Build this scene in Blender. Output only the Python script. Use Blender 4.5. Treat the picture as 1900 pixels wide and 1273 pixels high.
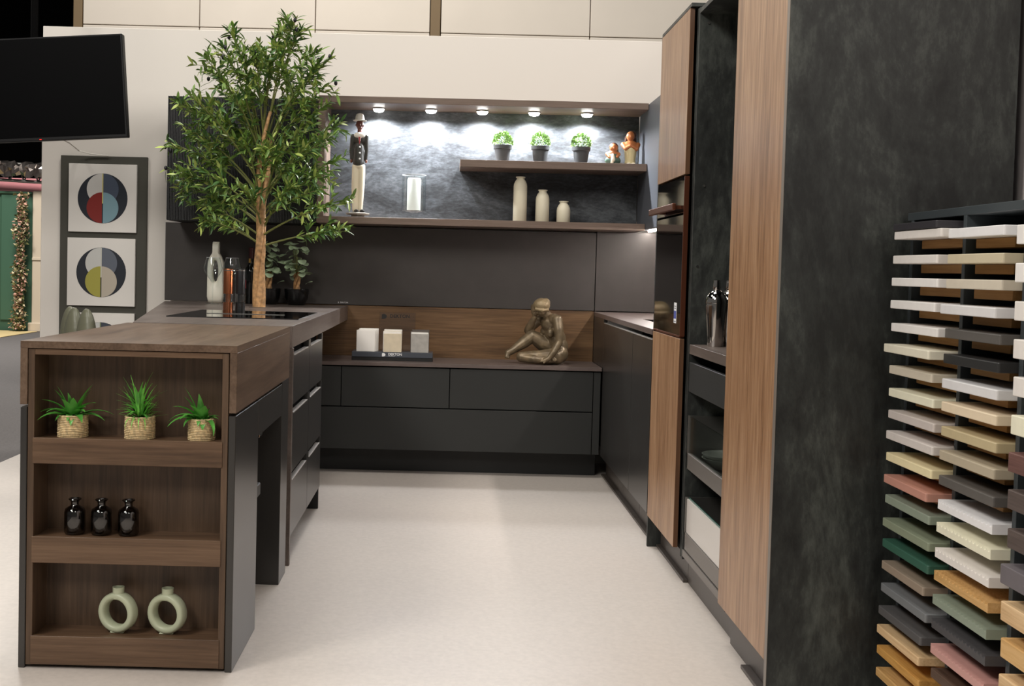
import bpy, bmesh, math, random
from mathutils import Vector, Matrix, Euler
random.seed(7)
S = bpy.context.scene
COL = S.collection
for o in list(bpy.data.objects): bpy.data.objects.remove(o)
PI = math.pi
W, H = 1900, 1273

# ------------------------------------------------------------------ camera
F_PX, CX, CY, ROLL, PITCH, CAMH = 2147.26, 828.88, 583.36, .0251, -.0396, 1.153
cam = bpy.data.cameras.new('camera'); camo = bpy.data.objects.new('camera', cam); COL.objects.link(camo)
cam.sensor_fit = 'HORIZONTAL'; cam.sensor_width = 36; cam.lens = F_PX / W * 36
cam.shift_x = (W / 2 - CX) / W; cam.shift_y = (CY - H / 2) / W
_f = Vector((0, math.cos(PITCH), math.sin(PITCH))); _u0 = Vector((0, -math.sin(PITCH), math.cos(PITCH))); _r0 = Vector((1, 0, 0))
_r = _r0 * math.cos(ROLL) + _u0 * math.sin(ROLL); _u = _u0 * math.cos(ROLL) - _r0 * math.sin(ROLL)
camo.matrix_world = Matrix(((_r.x, _u.x, -_f.x, 0), (_r.y, _u.y, -_f.y, 0), (_r.z, _u.z, -_f.z, CAMH), (0, 0, 0, 1)))
S.camera = camo
cam.clip_start = .05; cam.clip_end = 200

# ------------------------------------------------------------------ world, hall lamps and added fills, exposure
wd = bpy.data.worlds.new('hall_air'); S.world = wd; wd.use_nodes = True
bg = wd.node_tree.nodes['Background']; bg.inputs[0].default_value = (1.0, .95, .89, 1); bg.inputs[1].default_value = .16
S.view_settings.view_transform = 'Standard'; S.view_settings.look = 'None'
S.view_settings.exposure = -.42; S.view_settings.gamma = 1; S.view_settings.use_curve_mapping = False

def hall_or_fill_lamp(x, y, z, size, power, aim=None, col=(1, .955, .89)):
    l = bpy.data.lights.new('hall_or_fill_lamp', 'AREA'); l.shape = 'SQUARE'; l.size = size; l.energy = power; l.color = col
    o = bpy.data.objects.new('hall_or_fill_lamp', l); COL.objects.link(o); o.location = (x, y, z)
    if aim: o.rotation_euler = (Vector(aim) - Vector((x, y, z))).to_track_quat('-Z', 'Y').to_euler()
    return o
hall_or_fill_lamp(-.2, 4.0, 6.0, 1.4, 180)
hall_or_fill_lamp(-4.2, 3.2, 6.0, 1.4, 150)
hall_or_fill_lamp(4.0, 3.0, 6.0, 1.4, 90)
hall_or_fill_lamp(-3.0, -3.0, 5.5, 1.6, 150, (-.3, 6.8, 1.6))  # unseen, behind the camera, aimed to brighten the back wall
hall_or_fill_lamp(1.6, -3.5, 5.5, 1.6, 130, (.6, 6.8, 1.6))  # second unseen lamp aimed to brighten the back wall
hall_or_fill_lamp(-3.4, .3, 5.2, 1.4, 230, (1.2, 2.4, .9))  # fill added to brighten the sample rack and right wall
hall_or_fill_lamp(-1.5, 8.3, 7.0, 1.4, 300, (-.5, 10, 3.2))  # added to brighten the cream hall wall
hall_or_fill_lamp(-6.0, 14.0, 6.0, 1.6, 800)  # added to brighten the distant stand

# ------------------------------------------------------------------ helpers
ORG = {}
def lin(c):
    r = []
    for v in c[:3]:
        v = v / 255.
        r.append(v / 12.92 if v <= .04045 else ((v + .055) / 1.055) ** 2.4)
    return (*r, 1)

def setp(o, label=None, cat=None, group=None, kind=None):
    if label: o['label'] = label
    if cat: o['category'] = cat
    if group: o['group'] = group
    if kind: o['kind'] = kind
    return o

def thing(name, label, cat, loc, group=None, kind=None, rotz=0):
    o = bpy.data.objects.new(name, None); COL.objects.link(o); o.location = loc; o.rotation_euler.z = rotz
    o.empty_display_size = .05
    ORG[o] = Vector(loc)
    return setp(o, label, cat, group, kind)

def part(name, bm, mat, parent=None, smooth=False, label=None, local=False, ang=40):
    """link a bmesh (world coordinates) as one mesh object, child of parent"""
    if isinstance(bm, bmesh.types.BMesh):
        bmesh.ops.recalc_face_normals(bm, faces=bm.faces)
        me = bpy.data.meshes.new(name); bm.to_mesh(me); bm.free()
    else: me = bm
    if parent is not None: org = ORG[parent]
    else:
        xs = [v.co for v in me.vertices]
        lo = Vector((min(v.x for v in xs), min(v.y for v in xs), min(v.z for v in xs)))
        hi = Vector((max(v.x for v in xs), max(v.y for v in xs), max(v.z for v in xs)))
        org = Vector(((lo.x + hi.x) / 2, (lo.y + hi.y) / 2, lo.z))
    if not local: me.transform(Matrix.Translation(-org))
    if mat is not None and not me.materials: me.materials.append(mat)
    if smooth:
        for p in me.polygons: p.use_smooth = True
        me.set_sharp_from_angle(angle=math.radians(ang))
    o = bpy.data.objects.new(name, me); COL.objects.link(o)
    if parent is not None: o.parent = parent
    elif not local: o.location = org
    ORG[o] = org
    if label: o['label'] = label
    return o

def bx(bm, x0, x1, y0, y1, z0, z1, bev=0, seg=1):
    r = bmesh.ops.create_cube(bm, size=1, matrix=Matrix.Translation(((x0 + x1) / 2, (y0 + y1) / 2, (z0 + z1) / 2)) @ Matrix.Diagonal((abs(x1 - x0), abs(y1 - y0), abs(z1 - z0), 1)))
    if bev:
        es = set(e for v in r['verts'] for e in v.link_edges)
        bmesh.ops.bevel(bm, geom=list(es), offset=bev, segments=seg, affect='EDGES', profile=.5)
    return bm

def box(name, parent, mat, x0, x1, y0, y1, z0, z1, bev=.0012, seg=1, label=None):
    return part(name, bx(bmesh.new(), x0, x1, y0, y1, z0, z1, bev, seg), mat, parent, label=label)

def prism(pts, axis, a, b):
    """extrude a 2-D polygon along an axis from a to b; pts order: x->(y,z), y->(x,z), z->(x,y)"""
    bm = bmesh.new()
    def mk(p, t): return {'x': (t, p[0], p[1]), 'y': (p[0], t, p[1]), 'z': (p[0], p[1], t)}[axis]
    A = [bm.verts.new(mk(p, a)) for p in pts]; B = [bm.verts.new(mk(p, b)) for p in pts]
    bm.faces.new(A); bm.faces.new(B[::-1])
    n = len(pts)
    for i in range(n): bm.faces.new((A[i], A[(i + 1) % n], B[(i + 1) % n], B[i]))
    return bm

def lathe(bm, prof, c, seg=28, cap=True):
    rings = []
    for r, z in prof:
        rings.append([bm.verts.new((c[0] + r * math.cos(2 * PI * i / seg), c[1] + r * math.sin(2 * PI * i / seg), c[2] + z)) for i in range(seg)])
    for a, b in zip(rings, rings[1:]):
        for i in range(seg): bm.faces.new((a[i], a[(i + 1) % seg], b[(i + 1) % seg], b[i]))
    if cap:
        bm.faces.new(rings[0][::-1]); bm.faces.new(rings[-1])
    return bm

def tube(bm, pts, rad, seg=8, closed=False):
    pts = [Vector(p) for p in pts]; n = len(pts)
    if not hasattr(rad, '__len__'): rad = [rad] * n
    up = Vector((0, 0, 1)); rings = []
    t0 = (pts[1] - pts[0]).normalized()
    nrm = t0.orthogonal().normalized()
    for i, p in enumerate(pts):
        t = (pts[min(i + 1, n - 1)] - pts[max(i - 1, 0)]).normalized()
        nrm = (nrm - t * nrm.dot(t)).normalized(); b = t.cross(nrm)
        rings.append([bm.verts.new(p + (nrm * math.cos(2 * PI * k / seg) + b * math.sin(2 * PI * k / seg)) * rad[i]) for k in range(seg)])
    for a, b in zip(rings, rings[1:]):
        for i in range(seg): bm.faces.new((a[i], a[(i + 1) % seg], b[(i + 1) % seg], b[i]))
    bm.faces.new(rings[0][::-1]); bm.faces.new(rings[-1])
    return bm

def sphere(bm, c, r, seg=16, rings=10, rot=None):
    if not hasattr(r, '__len__'): r = (r, r, r)
    m = Matrix.Translation(c)
    if rot: m = m @ Euler(rot).to_matrix().to_4x4()
    bmesh.ops.create_uvsphere(bm, u_segments=seg, v_segments=rings, radius=1, matrix=m @ Matrix.Diagonal((*r, 1)))
    return bm

def capsule(bm, p0, r0, p1, r1, seg=14):
    p0, p1 = Vector(p0), Vector(p1); n = 9
    d = p1 - p0
    sphere(bm, p0, r0, seg, 10); sphere(bm, p1, r1, seg, 10)
    if d.length > 1e-6:
        q = d.to_track_quat('Z', 'Y').to_matrix().to_4x4()
        bmesh.ops.create_cone(bm, cap_ends=True, segments=seg, radius1=r0, radius2=r1, depth=d.length, matrix=Matrix.Translation((p0 + p1) / 2) @ q)

def blob(items, voxel, smooth=4):
    """union of tapered capsules and ellipsoids remeshed to one continuous surface (world coords)"""
    bm = bmesh.new()
    for it in items:
        if it[0] == 'c': capsule(bm, *it[1:5])
        else: sphere(bm, it[1], it[2], 20, 14, it[3] if len(it) > 3 else None)
    me = bpy.data.meshes.new('tmp'); bm.to_mesh(me); bm.free()
    o = bpy.data.objects.new('tmp', me); COL.objects.link(o)
    m = o.modifiers.new('r', 'REMESH'); m.mode = 'VOXEL'; m.voxel_size = voxel
    s = o.modifiers.new('s', 'SMOOTH'); s.factor = .5; s.iterations = smooth
    dg = bpy.context.evaluated_depsgraph_get(); dg.update()
    nm = bpy.data.meshes.new_from_object(o.evaluated_get(dg))
    bpy.data.objects.remove(o); bpy.data.meshes.remove(me)
    for p in nm.polygons: p.use_smooth = True
    return nm

def text(name, body, size, loc, mat, parent, rot=(PI / 2, 0, 0), ext=.0006, bold=0, spacing=1):
    cu = bpy.data.curves.new('t', 'FONT'); cu.body = body; cu.size = size; cu.extrude = ext; cu.align_x = 'CENTER'; cu.align_y = 'CENTER'; cu.offset = bold; cu.space_character = spacing
    o = bpy.data.objects.new('t', cu); COL.objects.link(o)
    dg = bpy.context.evaluated_depsgraph_get(); dg.update()
    me = bpy.data.meshes.new_from_object(o.evaluated_get(dg))
    bpy.data.objects.remove(o)
    me.transform(Matrix.Translation(loc) @ Euler(rot).to_matrix().to_4x4()); me.materials.clear()
    return part(name, me, mat, parent)

# ------------------------------------------------------------------ materials
def nodes(name):
    m = bpy.data.materials.new(name); m.use_nodes = True
    return m, m.node_tree.nodes, m.node_tree.links, m.node_tree.nodes['Principled BSDF']

def plain(name, c, rough=.5, metal=0, spec=.5, emit=None, estr=0, var=0, vscale=8, coat=0, bump=0, bscale=200):
    m, N, L, p = nodes(name)
    p.inputs['Base Color'].default_value = lin(c); p.inputs['Roughness'].default_value = rough
    p.inputs['Metallic'].default_value = metal; p.inputs['Specular IOR Level'].default_value = spec
    p.inputs['Coat Weight'].default_value = coat
    if emit: p.inputs['Emission Color'].default_value = lin(emit); p.inputs['Emission Strength'].default_value = estr
    if var or bump:
        tc = N.new('ShaderNodeTexCoord')
    if var:
        nz = N.new('ShaderNodeTexNoise'); nz.inputs['Scale'].default_value = vscale; nz.inputs['Detail'].default_value = 6
        L.new(tc.outputs['Object'], nz.inputs['Vector'])
        cr = N.new('ShaderNodeValToRGB'); a = lin([max(0, v * (1 - var)) for v in c]); b = lin([min(255, v * (1 + var)) for v in c])
        cr.color_ramp.elements[0].position = .3; cr.color_ramp.elements[1].position = .7
        cr.color_ramp.elements[0].color = a; cr.color_ramp.elements[1].color = b
        L.new(nz.outputs['Fac'], cr.inputs['Fac']); L.new(cr.outputs['Color'], p.inputs['Base Color'])
    if bump:
        nb = N.new('ShaderNodeTexNoise'); nb.inputs['Scale'].default_value = bscale; nb.inputs['Detail'].default_value = 4
        L.new(tc.outputs['Object'], nb.inputs['Vector'])
        bp = N.new('ShaderNodeBump'); bp.inputs['Strength'].default_value = bump; bp.inputs['Distance'].default_value = .002
        L.new(nb.outputs['Fac'], bp.inputs['Height']); L.new(bp.outputs['Normal'], p.inputs['Normal'])
    return m

def wood(name, dark, mid, light, axis='z', rough=.4, scale=1., streak=1., bump=.15):
    """grain running along axis"""
    m, N, L, p = nodes(name)
    tc = N.new('ShaderNodeTexCoord'); oi = N.new('ShaderNodeObjectInfo')
    add = N.new('ShaderNodeVectorMath'); add.operation = 'ADD'
    sc = N.new('ShaderNodeVectorMath'); sc.operation = 'SCALE'; sc.inputs['Scale'].default_value = 3
    cmb = N.new('ShaderNodeCombineXYZ')
    L.new(oi.outputs['Random'], cmb.inputs[0]); L.new(oi.outputs['Random'], cmb.inputs[1]); L.new(oi.outputs['Random'], cmb.inputs[2])
    L.new(cmb.outputs[0], sc.inputs[0]); L.new(tc.outputs['Object'], add.inputs[0]); L.new(sc.outputs[0], add.inputs[1])
    def mapped(along, across):
        mp = N.new('ShaderNodeMapping')
        v = [across] * 3; v['xyz'.index(axis)] = along
        mp.inputs['Scale'].default_value = v; L.new(add.outputs[0], mp.inputs['Vector']); return mp
    m1 = mapped(.9 * scale, 9 * scale); m2 = mapped(3 * scale, 75 * scale)
    n1 = N.new('ShaderNodeTexNoise'); n1.inputs['Scale'].default_value = 1.3; n1.inputs['Detail'].default_value = 8; n1.inputs['Roughness'].default_value = .62; n1.inputs['Distortion'].default_value = .6
    n2 = N.new('ShaderNodeTexNoise'); n2.inputs['Scale'].default_value = 1.6; n2.inputs['Detail'].default_value = 5; n2.inputs['Roughness'].default_value = .6
    L.new(m1.outputs[0], n1.inputs['Vector']); L.new(m2.outputs[0], n2.inputs['Vector'])
    mx = N.new('ShaderNodeMix'); mx.inputs['Factor'].default_value = .42 * streak
    L.new(n1.outputs['Fac'], mx.inputs['A']); L.new(n2.outputs['Fac'], mx.inputs['B'])
    cr = N.new('ShaderNodeValToRGB'); e = cr.color_ramp.elements
    e[0].position = .34; e[0].color = lin(dark); e[1].position = .66; e[1].color = lin(light)
    k = e.new(.5); k.color = lin(mid)
    L.new(mx.outputs['Result'], cr.inputs['Fac']); L.new(cr.outputs['Color'], p.inputs['Base Color'])
    p.inputs['Roughness'].default_value = rough
    bp = N.new('ShaderNodeBump'); bp.inputs['Strength'].default_value = bump; bp.inputs['Distance'].default_value = .001
    L.new(mx.outputs['Result'], bp.inputs['Height']); L.new(bp.outputs['Normal'], p.inputs['Normal'])
    return m

def stone(name, a, b, c, scale=3., stretch=(1, 1, .45), rough=.5, bump=.25, spec=.5):
    m, N, L, p = nodes(name)
    tc = N.new('ShaderNodeTexCoord'); mp = N.new('ShaderNodeMapping'); mp.inputs['Scale'].default_value = stretch
    L.new(tc.outputs['Object'], mp.inputs['Vector'])
    n1 = N.new('ShaderNodeTexNoise'); n1.inputs['Scale'].default_value = scale; n1.inputs['Detail'].default_value = 12; n1.inputs['Roughness'].default_value = .72; n1.inputs['Distortion'].default_value = .8
    n2 = N.new('ShaderNodeTexNoise'); n2.inputs['Scale'].default_value = scale * 14; n2.inputs['Detail'].default_value = 6; n2.inputs['Roughness'].default_value = .7
    L.new(mp.outputs[0], n1.inputs['Vector']); L.new(mp.outputs[0], n2.inputs['Vector'])
    mx = N.new('ShaderNodeMix'); mx.inputs['Factor'].default_value = .3
    L.new(n1.outputs['Fac'], mx.inputs['A']); L.new(n2.outputs['Fac'], mx.inputs['B'])
    cr = N.new('ShaderNodeValToRGB'); e = cr.color_ramp.elements
    e[0].position = .41; e[0].color = lin(a); e[1].position = .63; e[1].color = lin(c)
    k = e.new(.5); k.color = lin(b)
    L.new(mx.outputs['Result'], cr.inputs['Fac']); L.new(cr.outputs['Color'], p.inputs['Base Color'])
    p.inputs['Roughness'].default_value = rough; p.inputs['Specular IOR Level'].default_value = spec
    bp = N.new('ShaderNodeBump'); bp.inputs['Strength'].default_value = bump; bp.inputs['Distance'].default_value = .003
    L.new(mx.outputs['Result'], bp.inputs['Height']); L.new(bp.outputs['Normal'], p.inputs['Normal'])
    return m

def thin_glass(name, tint=(255, 255, 255), edge=.5, base=.04, rough=.02):
    m, N, L, p = nodes(name)
    N.remove(p); out = N['Material Output']
    tr = N.new('ShaderNodeBsdfTransparent'); tr.inputs[0].default_value = lin(tint)
    gl = N.new('ShaderNodeBsdfGlossy'); gl.inputs['Roughness'].default_value = rough
    lw = N.new('ShaderNodeLayerWeight'); lw.inputs['Blend'].default_value = .5
    pw = N.new('ShaderNodeMath'); pw.operation = 'POWER'; pw.inputs[1].default_value = 4.5
    L.new(lw.outputs['Facing'], pw.inputs[0])
    ad = N.new('ShaderNodeMath'); ad.operation = 'MULTIPLY_ADD'; ad.inputs[1].default_value = edge; ad.inputs[2].default_value = base; ad.use_clamp = True
    L.new(pw.outputs[0], ad.inputs[0])
    mx = N.new('ShaderNodeMixShader'); L.new(ad.outputs[0], mx.inputs[0]); L.new(tr.outputs[0], mx.inputs[1]); L.new(gl.outputs[0], mx.inputs[2])
    L.new(mx.outputs[0], out.inputs['Surface'])
    return m

def emitter(name, c, s):
    m, N, L, p = nodes(name)
    p.inputs['Base Color'].default_value = lin(c); p.inputs['Emission Color'].default_value = lin(c); p.inputs['Emission Strength'].default_value = s
    return m

M = {}
M['floor'] = plain('floor_vinyl', (194, 185, 177), .4, var=.025, vscale=60, spec=.4)
M['carpet'] = plain('grey_carpet', (100, 97, 97), .95, var=.08, vscale=90, bump=.3)
M['wall'] = plain('booth_white', (234, 228, 220), .7)
M['hallwall'] = plain('hall_cream', (230, 221, 209), .75, var=.012, vscale=2)
M['post'] = plain('post_brown', (128, 108, 80), .7)
M['void'] = plain('void_black', (6, 6, 6), .95, spec=.1)
M['twood'] = wood('tall_oak', (108, 75, 48), (155, 117, 85), (182, 147, 114), 'z', .36, 1.0, 1.35, .3)
M['twood_edge'] = wood('tall_oak_edge', (70, 46, 28), (92, 62, 40), (110, 78, 52), 'z', .5)
M['dwood_y'] = wood('island_oak_y', (76, 59, 46), (101, 81, 65), (120, 99, 82), 'y', .36, 1.)
M['dwood_x'] = wood('island_oak_x', (68, 50, 36), (96, 73, 54), (116, 91, 70), 'x', .42, 1.)
M['dwood_z'] = wood('island_oak_z', (62, 46, 33), (87, 67, 50), (106, 84, 65), 'z', .45, 1.)
M['bwood_x'] = wood('splash_oak_x', (70, 49, 30), (104, 77, 50), (128, 98, 68), 'x', .42, 1.)
M['taupe'] = wood('niche_oak_x', (92, 76, 66), (110, 93, 82), (124, 106, 95), 'x', .45, 1.)
M['slab'] = wood('worktop_taupe', (84, 74, 69), (99, 88, 82), (115, 103, 97), 'y', .38, .7)
M['rslab'] = plain('right_worktop', (96, 84, 80), .35, var=.05, vscale=20)
M['char'] = plain('charcoal_lacquer', (45, 43, 41), .28, spec=.8, bump=.03, bscale=900)
M['char2'] = plain('charcoal_front', (41, 42, 41), .5, spec=.4, bump=.03, bscale=900)
M['plinth'] = plain('plinth_black', (24, 25, 25), .5)
M['kick'] = plain('plinth_brown', (70, 63, 58), .4)
M['gap'] = plain('shadow_gap', (8, 8, 8), .9, spec=.1)
M['lip'] = plain('bright_lip', (186, 180, 174), .4, .5)  # light grey paints the gleam on the grip slot edges
M['lipd'] = plain('lacquer_lip', (62, 62, 61), .3)
M['panel'] = plain('splash_panel', (62, 57, 54), .55, var=.04, vscale=12)
M['stone'] = stone('black_stone', (21, 23, 22), (42, 45, 43), (80, 84, 79), 2.4, (1, 1, .42), .5, .4)
M['nstone'] = stone('niche_slate', (34, 36, 38), (62, 65, 69), (98, 102, 106), 4.2, (.6, .6, 1.5), .6)
M['flute'] = plain('fluted_black', (27, 28, 29), .5)
M['upper'] = plain('upper_graphite', (88, 91, 98), .42)
M['bglass'] = plain('black_glass', (5, 5, 6), .06, spec=.5, coat=.3)
M['tvglass'] = plain('tv_screen', (2, 2, 3), .5, spec=.06)
M['tvframe'] = plain('tv_bezel', (26, 26, 27), .5, spec=.2)
M['copper'] = plain('copper', (196, 122, 84), .25, 1.)
M['copperd'] = plain('oven_copper_edge', (120, 72, 52), .35, .75)
M['chrome'] = plain('chrome', (205, 202, 198), .08, 1.)
M['steel'] = plain('brushed_steel', (150, 148, 144), .3, .9)
M['greyrail'] = plain('drawer_rail', (112, 106, 101), .4, .3)
M['whiteglass'] = plain('white_glass', (206, 200, 194), .2)
M['glass'] = thin_glass('clear_glass', (252, 254, 254), .55, .05)
M['dglass'] = thin_glass('drawer_glass', (222, 226, 223), .5, .05)
M['smoke'] = thin_glass('smoked_glass', (186, 184, 182), .8, .10)
M['acrylic'] = thin_glass('acrylic', (240, 236, 232), .5, .1)
M['cream'] = plain('cream_ceramic', (222, 214, 190), .45)
M['sage'] = plain('sage_ceramic', (186, 192, 164), .4)
M['offwhite'] = plain('vase_white', (240, 236, 220), .4)
M['candle'] = plain('candle_wax', (238, 238, 232), .6)
M['blackpot'] = plain('black_pot', (14, 14, 15), .2)
M['greypot'] = plain('grey_pot', (62, 64, 66), .6)
M['soil'] = plain('soil', (38, 30, 22), .95)
M['rope'] = plain('rope', (216, 192, 148), .9, var=.18, vscale=120, bump=.6, bscale=400)
M['leaf1'] = plain('olive_leaf', (112, 142, 68), .42, var=.22, vscale=9)
M['leaf2'] = plain('olive_leaf_light', (158, 174, 90), .42, var=.2, vscale=9)
M['leaf3'] = plain('olive_leaf_dark', (78, 112, 64), .38, var=.2, vscale=9)
M['twig'] = plain('green_twig', (112, 116, 62), .6)
M['bark'] = plain('bark', (178, 138, 94), .55, var=.22, vscale=45, bump=.5, bscale=160)
M['olive'] = plain('olive_fruit', (24, 20, 28), .35)
M['agave'] = plain('agave_leaf', (92, 166, 70), .38, var=.2, vscale=25)
M['agave2'] = plain('grass_leaf', (116, 190, 80), .42, var=.25, vscale=25)
M['round'] = plain('round_leaf', (186, 206, 172), .2, var=.2, vscale=20)
M['moss'] = plain('box_leaf', (116, 150, 72), .6, var=.3, vscale=90)
M['bronze'] = plain('bronze', (112, 97, 75), .38, .3, var=.22, vscale=22)
M['ink'] = plain('white_print', (240, 240, 240), .6)
M['inkb'] = plain('black_print', (20, 18, 17), .6)
M['rackframe'] = plain('rack_graphite', (58, 64, 67), .5)
M['rackback'] = plain('rack_black', (14, 14, 14), .8)
M['ply'] = wood('plywood', (130, 92, 48), (160, 118, 68), (182, 140, 88), 'y', .7)
M['leather'] = plain('olive_leather', (104, 104, 86), .4, bump=.2, bscale=120)
M['lamp'] = emitter('lamp_lens', (255, 252, 246), 30)
M['led'] = emitter('led_strip', (255, 246, 238), 120)

# ------------------------------------------------------------------ the setting
XR, YW, ZT = .8694, 6.82, .92
def struct(o): o['kind'] = 'structure'; return o
fl = struct(part('floor', bx(bmesh.new(), -2.49, 3.2, -4, 6.96, -.04, 0), M['floor']))
cp = struct(part('floor_aisle', bx(bmesh.new(), -14, -2.49, -4, 26, -.04, -.002), M['carpet']))
cp2 = struct(part('floor_hall', bx(bmesh.new(), -2.49, 6, 6.96, 26, -.04, -.002), M['carpet']))
wb = struct(part('wall_back', bx(bmesh.new(), -2.445, 1.62, 6.95, 7.07, 0, 2.535, .002), M['wall']))
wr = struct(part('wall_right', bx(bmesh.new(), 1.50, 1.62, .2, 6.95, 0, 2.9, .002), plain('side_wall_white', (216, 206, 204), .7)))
# hall wall far behind, made of cladding panels
hw = thing('wall_hall', None, None, (0, 10, 0), kind='structure')
xs = [-3.18, -2.18, -1.188, -.205, -.114, 1.165, 2.4, 3.8]
for i in range(len(xs) - 1):
    if i == 3: continue
    for z0, z1 in ((0, 3.162), (3.17, 5.2)):
        box('panel', hw, M['hallwall'], xs[i] + .004, xs[i + 1] - .004, 10.0, 10.06, z0, z1, .003)
box('backing', hw, M['post'], -3.26, 3.8, 10.055, 10.09, 0, 5.2, 0)
for a, b in ((-.201, -.118), (-3.258, -3.184)): box('post', hw, M['post'], a, b, 9.99, 10.056, 0, 5.2, .003)
struct(part('void_backdrop', bx(bmesh.new(), -16, 1, 25, 25.2, 0, 12), M['void']))  # black sheet added for the unlit depth of the hall
struct(part('ceiling', bx(bmesh.new(), -16, 8, -6, 25, 9, 9.1), M['void']))

# ------------------------------------------------------------------ back wall cladding
t = thing('splashback', 'charcoal laminate splashback panels above the low sideboard', 'splashback', (0, 6.89, .92))
box('panel', t, M['panel'], -1.666, .868, 6.82, 6.949, .925, 1.384)
box('panel', t, M['panel'], .872, 1.498, 6.82, 6.949, .925, 1.391)
text('lettering', 'DEKTON', .011, (-.607, 6.8193, .9375), M['ink'], t, ext=.0003, spacing=1.1)
part('lettering_dot', bx(bmesh.new(), -.642, -.639, 6.8193, 6.82, .933, .942), M['ink'], t)
t = thing('wood_splashback', 'brown oak panel behind the low sideboard and seated sculpture', 'splashback', (0, 6.89, .6))
box('panel', t, M['bwood_x'], -1.2, .868, 6.822, 6.949, .0, .922)

# niche
t = thing('wall_niche', 'long lit wall niche framed in taupe oak with slate back', 'niche', (.15, 6.66, 1.39))
YN = 6.5
box('top_board', t, M['taupe'], -.745, 1.098, YN, 6.949, 2.066, 2.102)
box('bottom_board', t, M['taupe'], -.745, 1.098, YN, 6.949, 1.392, 1.43)
box('side_board', t, M['taupe'], -.745, -.705, YN, 6.949, 1.43, 2.066)
box('back_panel', t, M['nstone'], -.705, 1.098, 6.81, 6.949, 1.43, 2.066, 0)
box('floating_shelf', t, M['taupe'], .054, 1.098, YN, 6.81, 1.724, 1.765)
# cable lying on the niche top
bm = bmesh.new(); tube(bm, [(.15, 6.62, 2.104), (.25, 6.6, 2.112), (.4, 6.58, 2.112), (.52, 6.6, 2.108), (.6, 6.6, 2.106)], .004, 6)
setp(part('power_cable', bm, plain('cable_white', (228, 222, 214), .5), smooth=True), 'thin white power cable lying on top of the niche', 'cable')

for i, x in enumerate((-.42, -.119, .176, .474, .778)):
    t = thing('spotlight', ['first', 'second', 'third', 'fourth', 'fifth'][i] + ' round spotlight from the left under the niche top', 'lamp', (x, 6.70, 2.066), 'niche spotlights')
    bm = bmesh.new(); lathe(bm, [(.034, -.008), (.036, -.006), (.036, 0)], (x, 6.70, 2.066), 24)
    part('housing', bm, M['steel'], t, True)
    bm = bmesh.new(); lathe(bm, [(.012, -.024), (.026, -.02), (.033, -.008)], (x, 6.70, 2.066), 24)
    part('lens', bm, M['lamp'], t, True)
    l = bpy.data.lights.new('spot', 'SPOT'); l.energy = 52; l.spot_size = 2.85; l.spot_blend = .5; l.shadow_soft_size = .02; l.color = (.93, .96, 1)
    lo = bpy.data.objects.new('spot', l); COL.objects.link(lo); lo.parent = t; lo.location = (0, 0, -.03); lo.rotation_euler = (0, 0, 0)

# fluted wall cabinet left of the niche
t = thing('fluted_cabinet', 'black wall cabinet with finely fluted front behind the olive tree', 'cabinet', (-1.165, 6.66, 1.386))
box('body', t, M['flute'], -1.585, -.748, 6.512, 6.949, 1.386, 2.078)
bm = bmesh.new(); n = 96; w = (.837) / n
for i in range(n): bx(bm, -1.585 + i * w + .0006, -1.585 + (i + 1) * w - .0024, 6.5, 6.513, 1.387, 2.077)
setp(part('fluted_slats', bm, M['flute'], t), kind='stuff')

# right-hand wall cabinet with LED strip
t = thing('wall_cabinet', 'graphite wall cabinet on the right wall beyond the oven unit', 'cabinet', (1.3, 5.85, 1.40))
box('body', t, M['upper'], 1.118, 1.498, 4.875, 6.818, 1.405, 2.098)
box('door', t, M['upper'], 1.10, 1.117, 4.875, 5.84, 1.40, 2.098)
box('door', t, M['upper'], 1.10, 1.117, 5.844, 6.80, 1.40, 2.098)
box('led_strip', t, M['led'], 1.168, 1.186, 4.95, 6.80, 1.396, 1.405, 0, label='glowing under-cabinet light strip')

# ------------------------------------------------------------------ low sideboard run
t = thing('sideboard', 'low wide charcoal sideboard with drawers along the back wall', 'cabinet', (0, 6.6, 0))
YL = 6.394
box('body', t, M['gap'], -1.02, .862, YL + .024, 6.818, .138, .602, 0)
for a, b, c, d, nm in ((-.573, .024, .378, .598, 'drawer_front'), (.028, .82, .378, .598, 'drawer_front'), (-1.0, .82, .14, .372, 'drawer_front'), (-1.0, -.577, .378, .598, 'filler_panel'), (.824, .862, .14, .598, 'filler_panel')):
    box(nm, t, M['char2'], a, b, YL, YL + .02, c, d, .001)
box('plinth', t, M['plinth'], -1.02, .862, 6.53, 6.56, 0, .138)
t = thing('sideboard_worktop', 'thin dark stone top of the low sideboard', 'worktop', (0, 6.6, .605))
box('slab', t, M['rslab'], -1.02, .866, 6.385, 6.82, .605, .625, .001)

# ------------------------------------------------------------------ right base cabinets
for k, (y0, y1, lab) in enumerate(((5.382, 6.383, 'wide charcoal base cabinet in the right back corner'), (4.876, 5.378, 'narrow charcoal base cabinet beside the oven unit'))):
    t = thing('base_cabinet', lab, 'cabinet', (1.2, (y0 + y1) / 2, 0), 'right base cabinets')
    box('body', t, M['gap'], XR + .045, 1.495, y0 + .001, (y1 - .001) if k else 6.815, .136, .70, 0)
    box('door', t, M['char'], XR, XR + .02, y0 + .001, y1 - .001, .136, .873, .0012)
    box('handle_lip', t, M['lip'], XR - .001, XR + .02, y0 + .001, (y1 - .001), .873, .876, 0, label='thin pale strip for the lit edge of the grip slot')
    box('plinth', t, M['kick'], XR + .055, XR + .07, y0, y1 if k else 6.53, 0, .136)
    box('floor_seal', t, M['kick'], XR + .03, XR + .055, y0, y1 if k else 6.53, 0, .012)
    if not k: box('filler_panel', t, M['char'], XR, XR + .02, 6.385, 6.818, .605, .895, .001)
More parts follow.
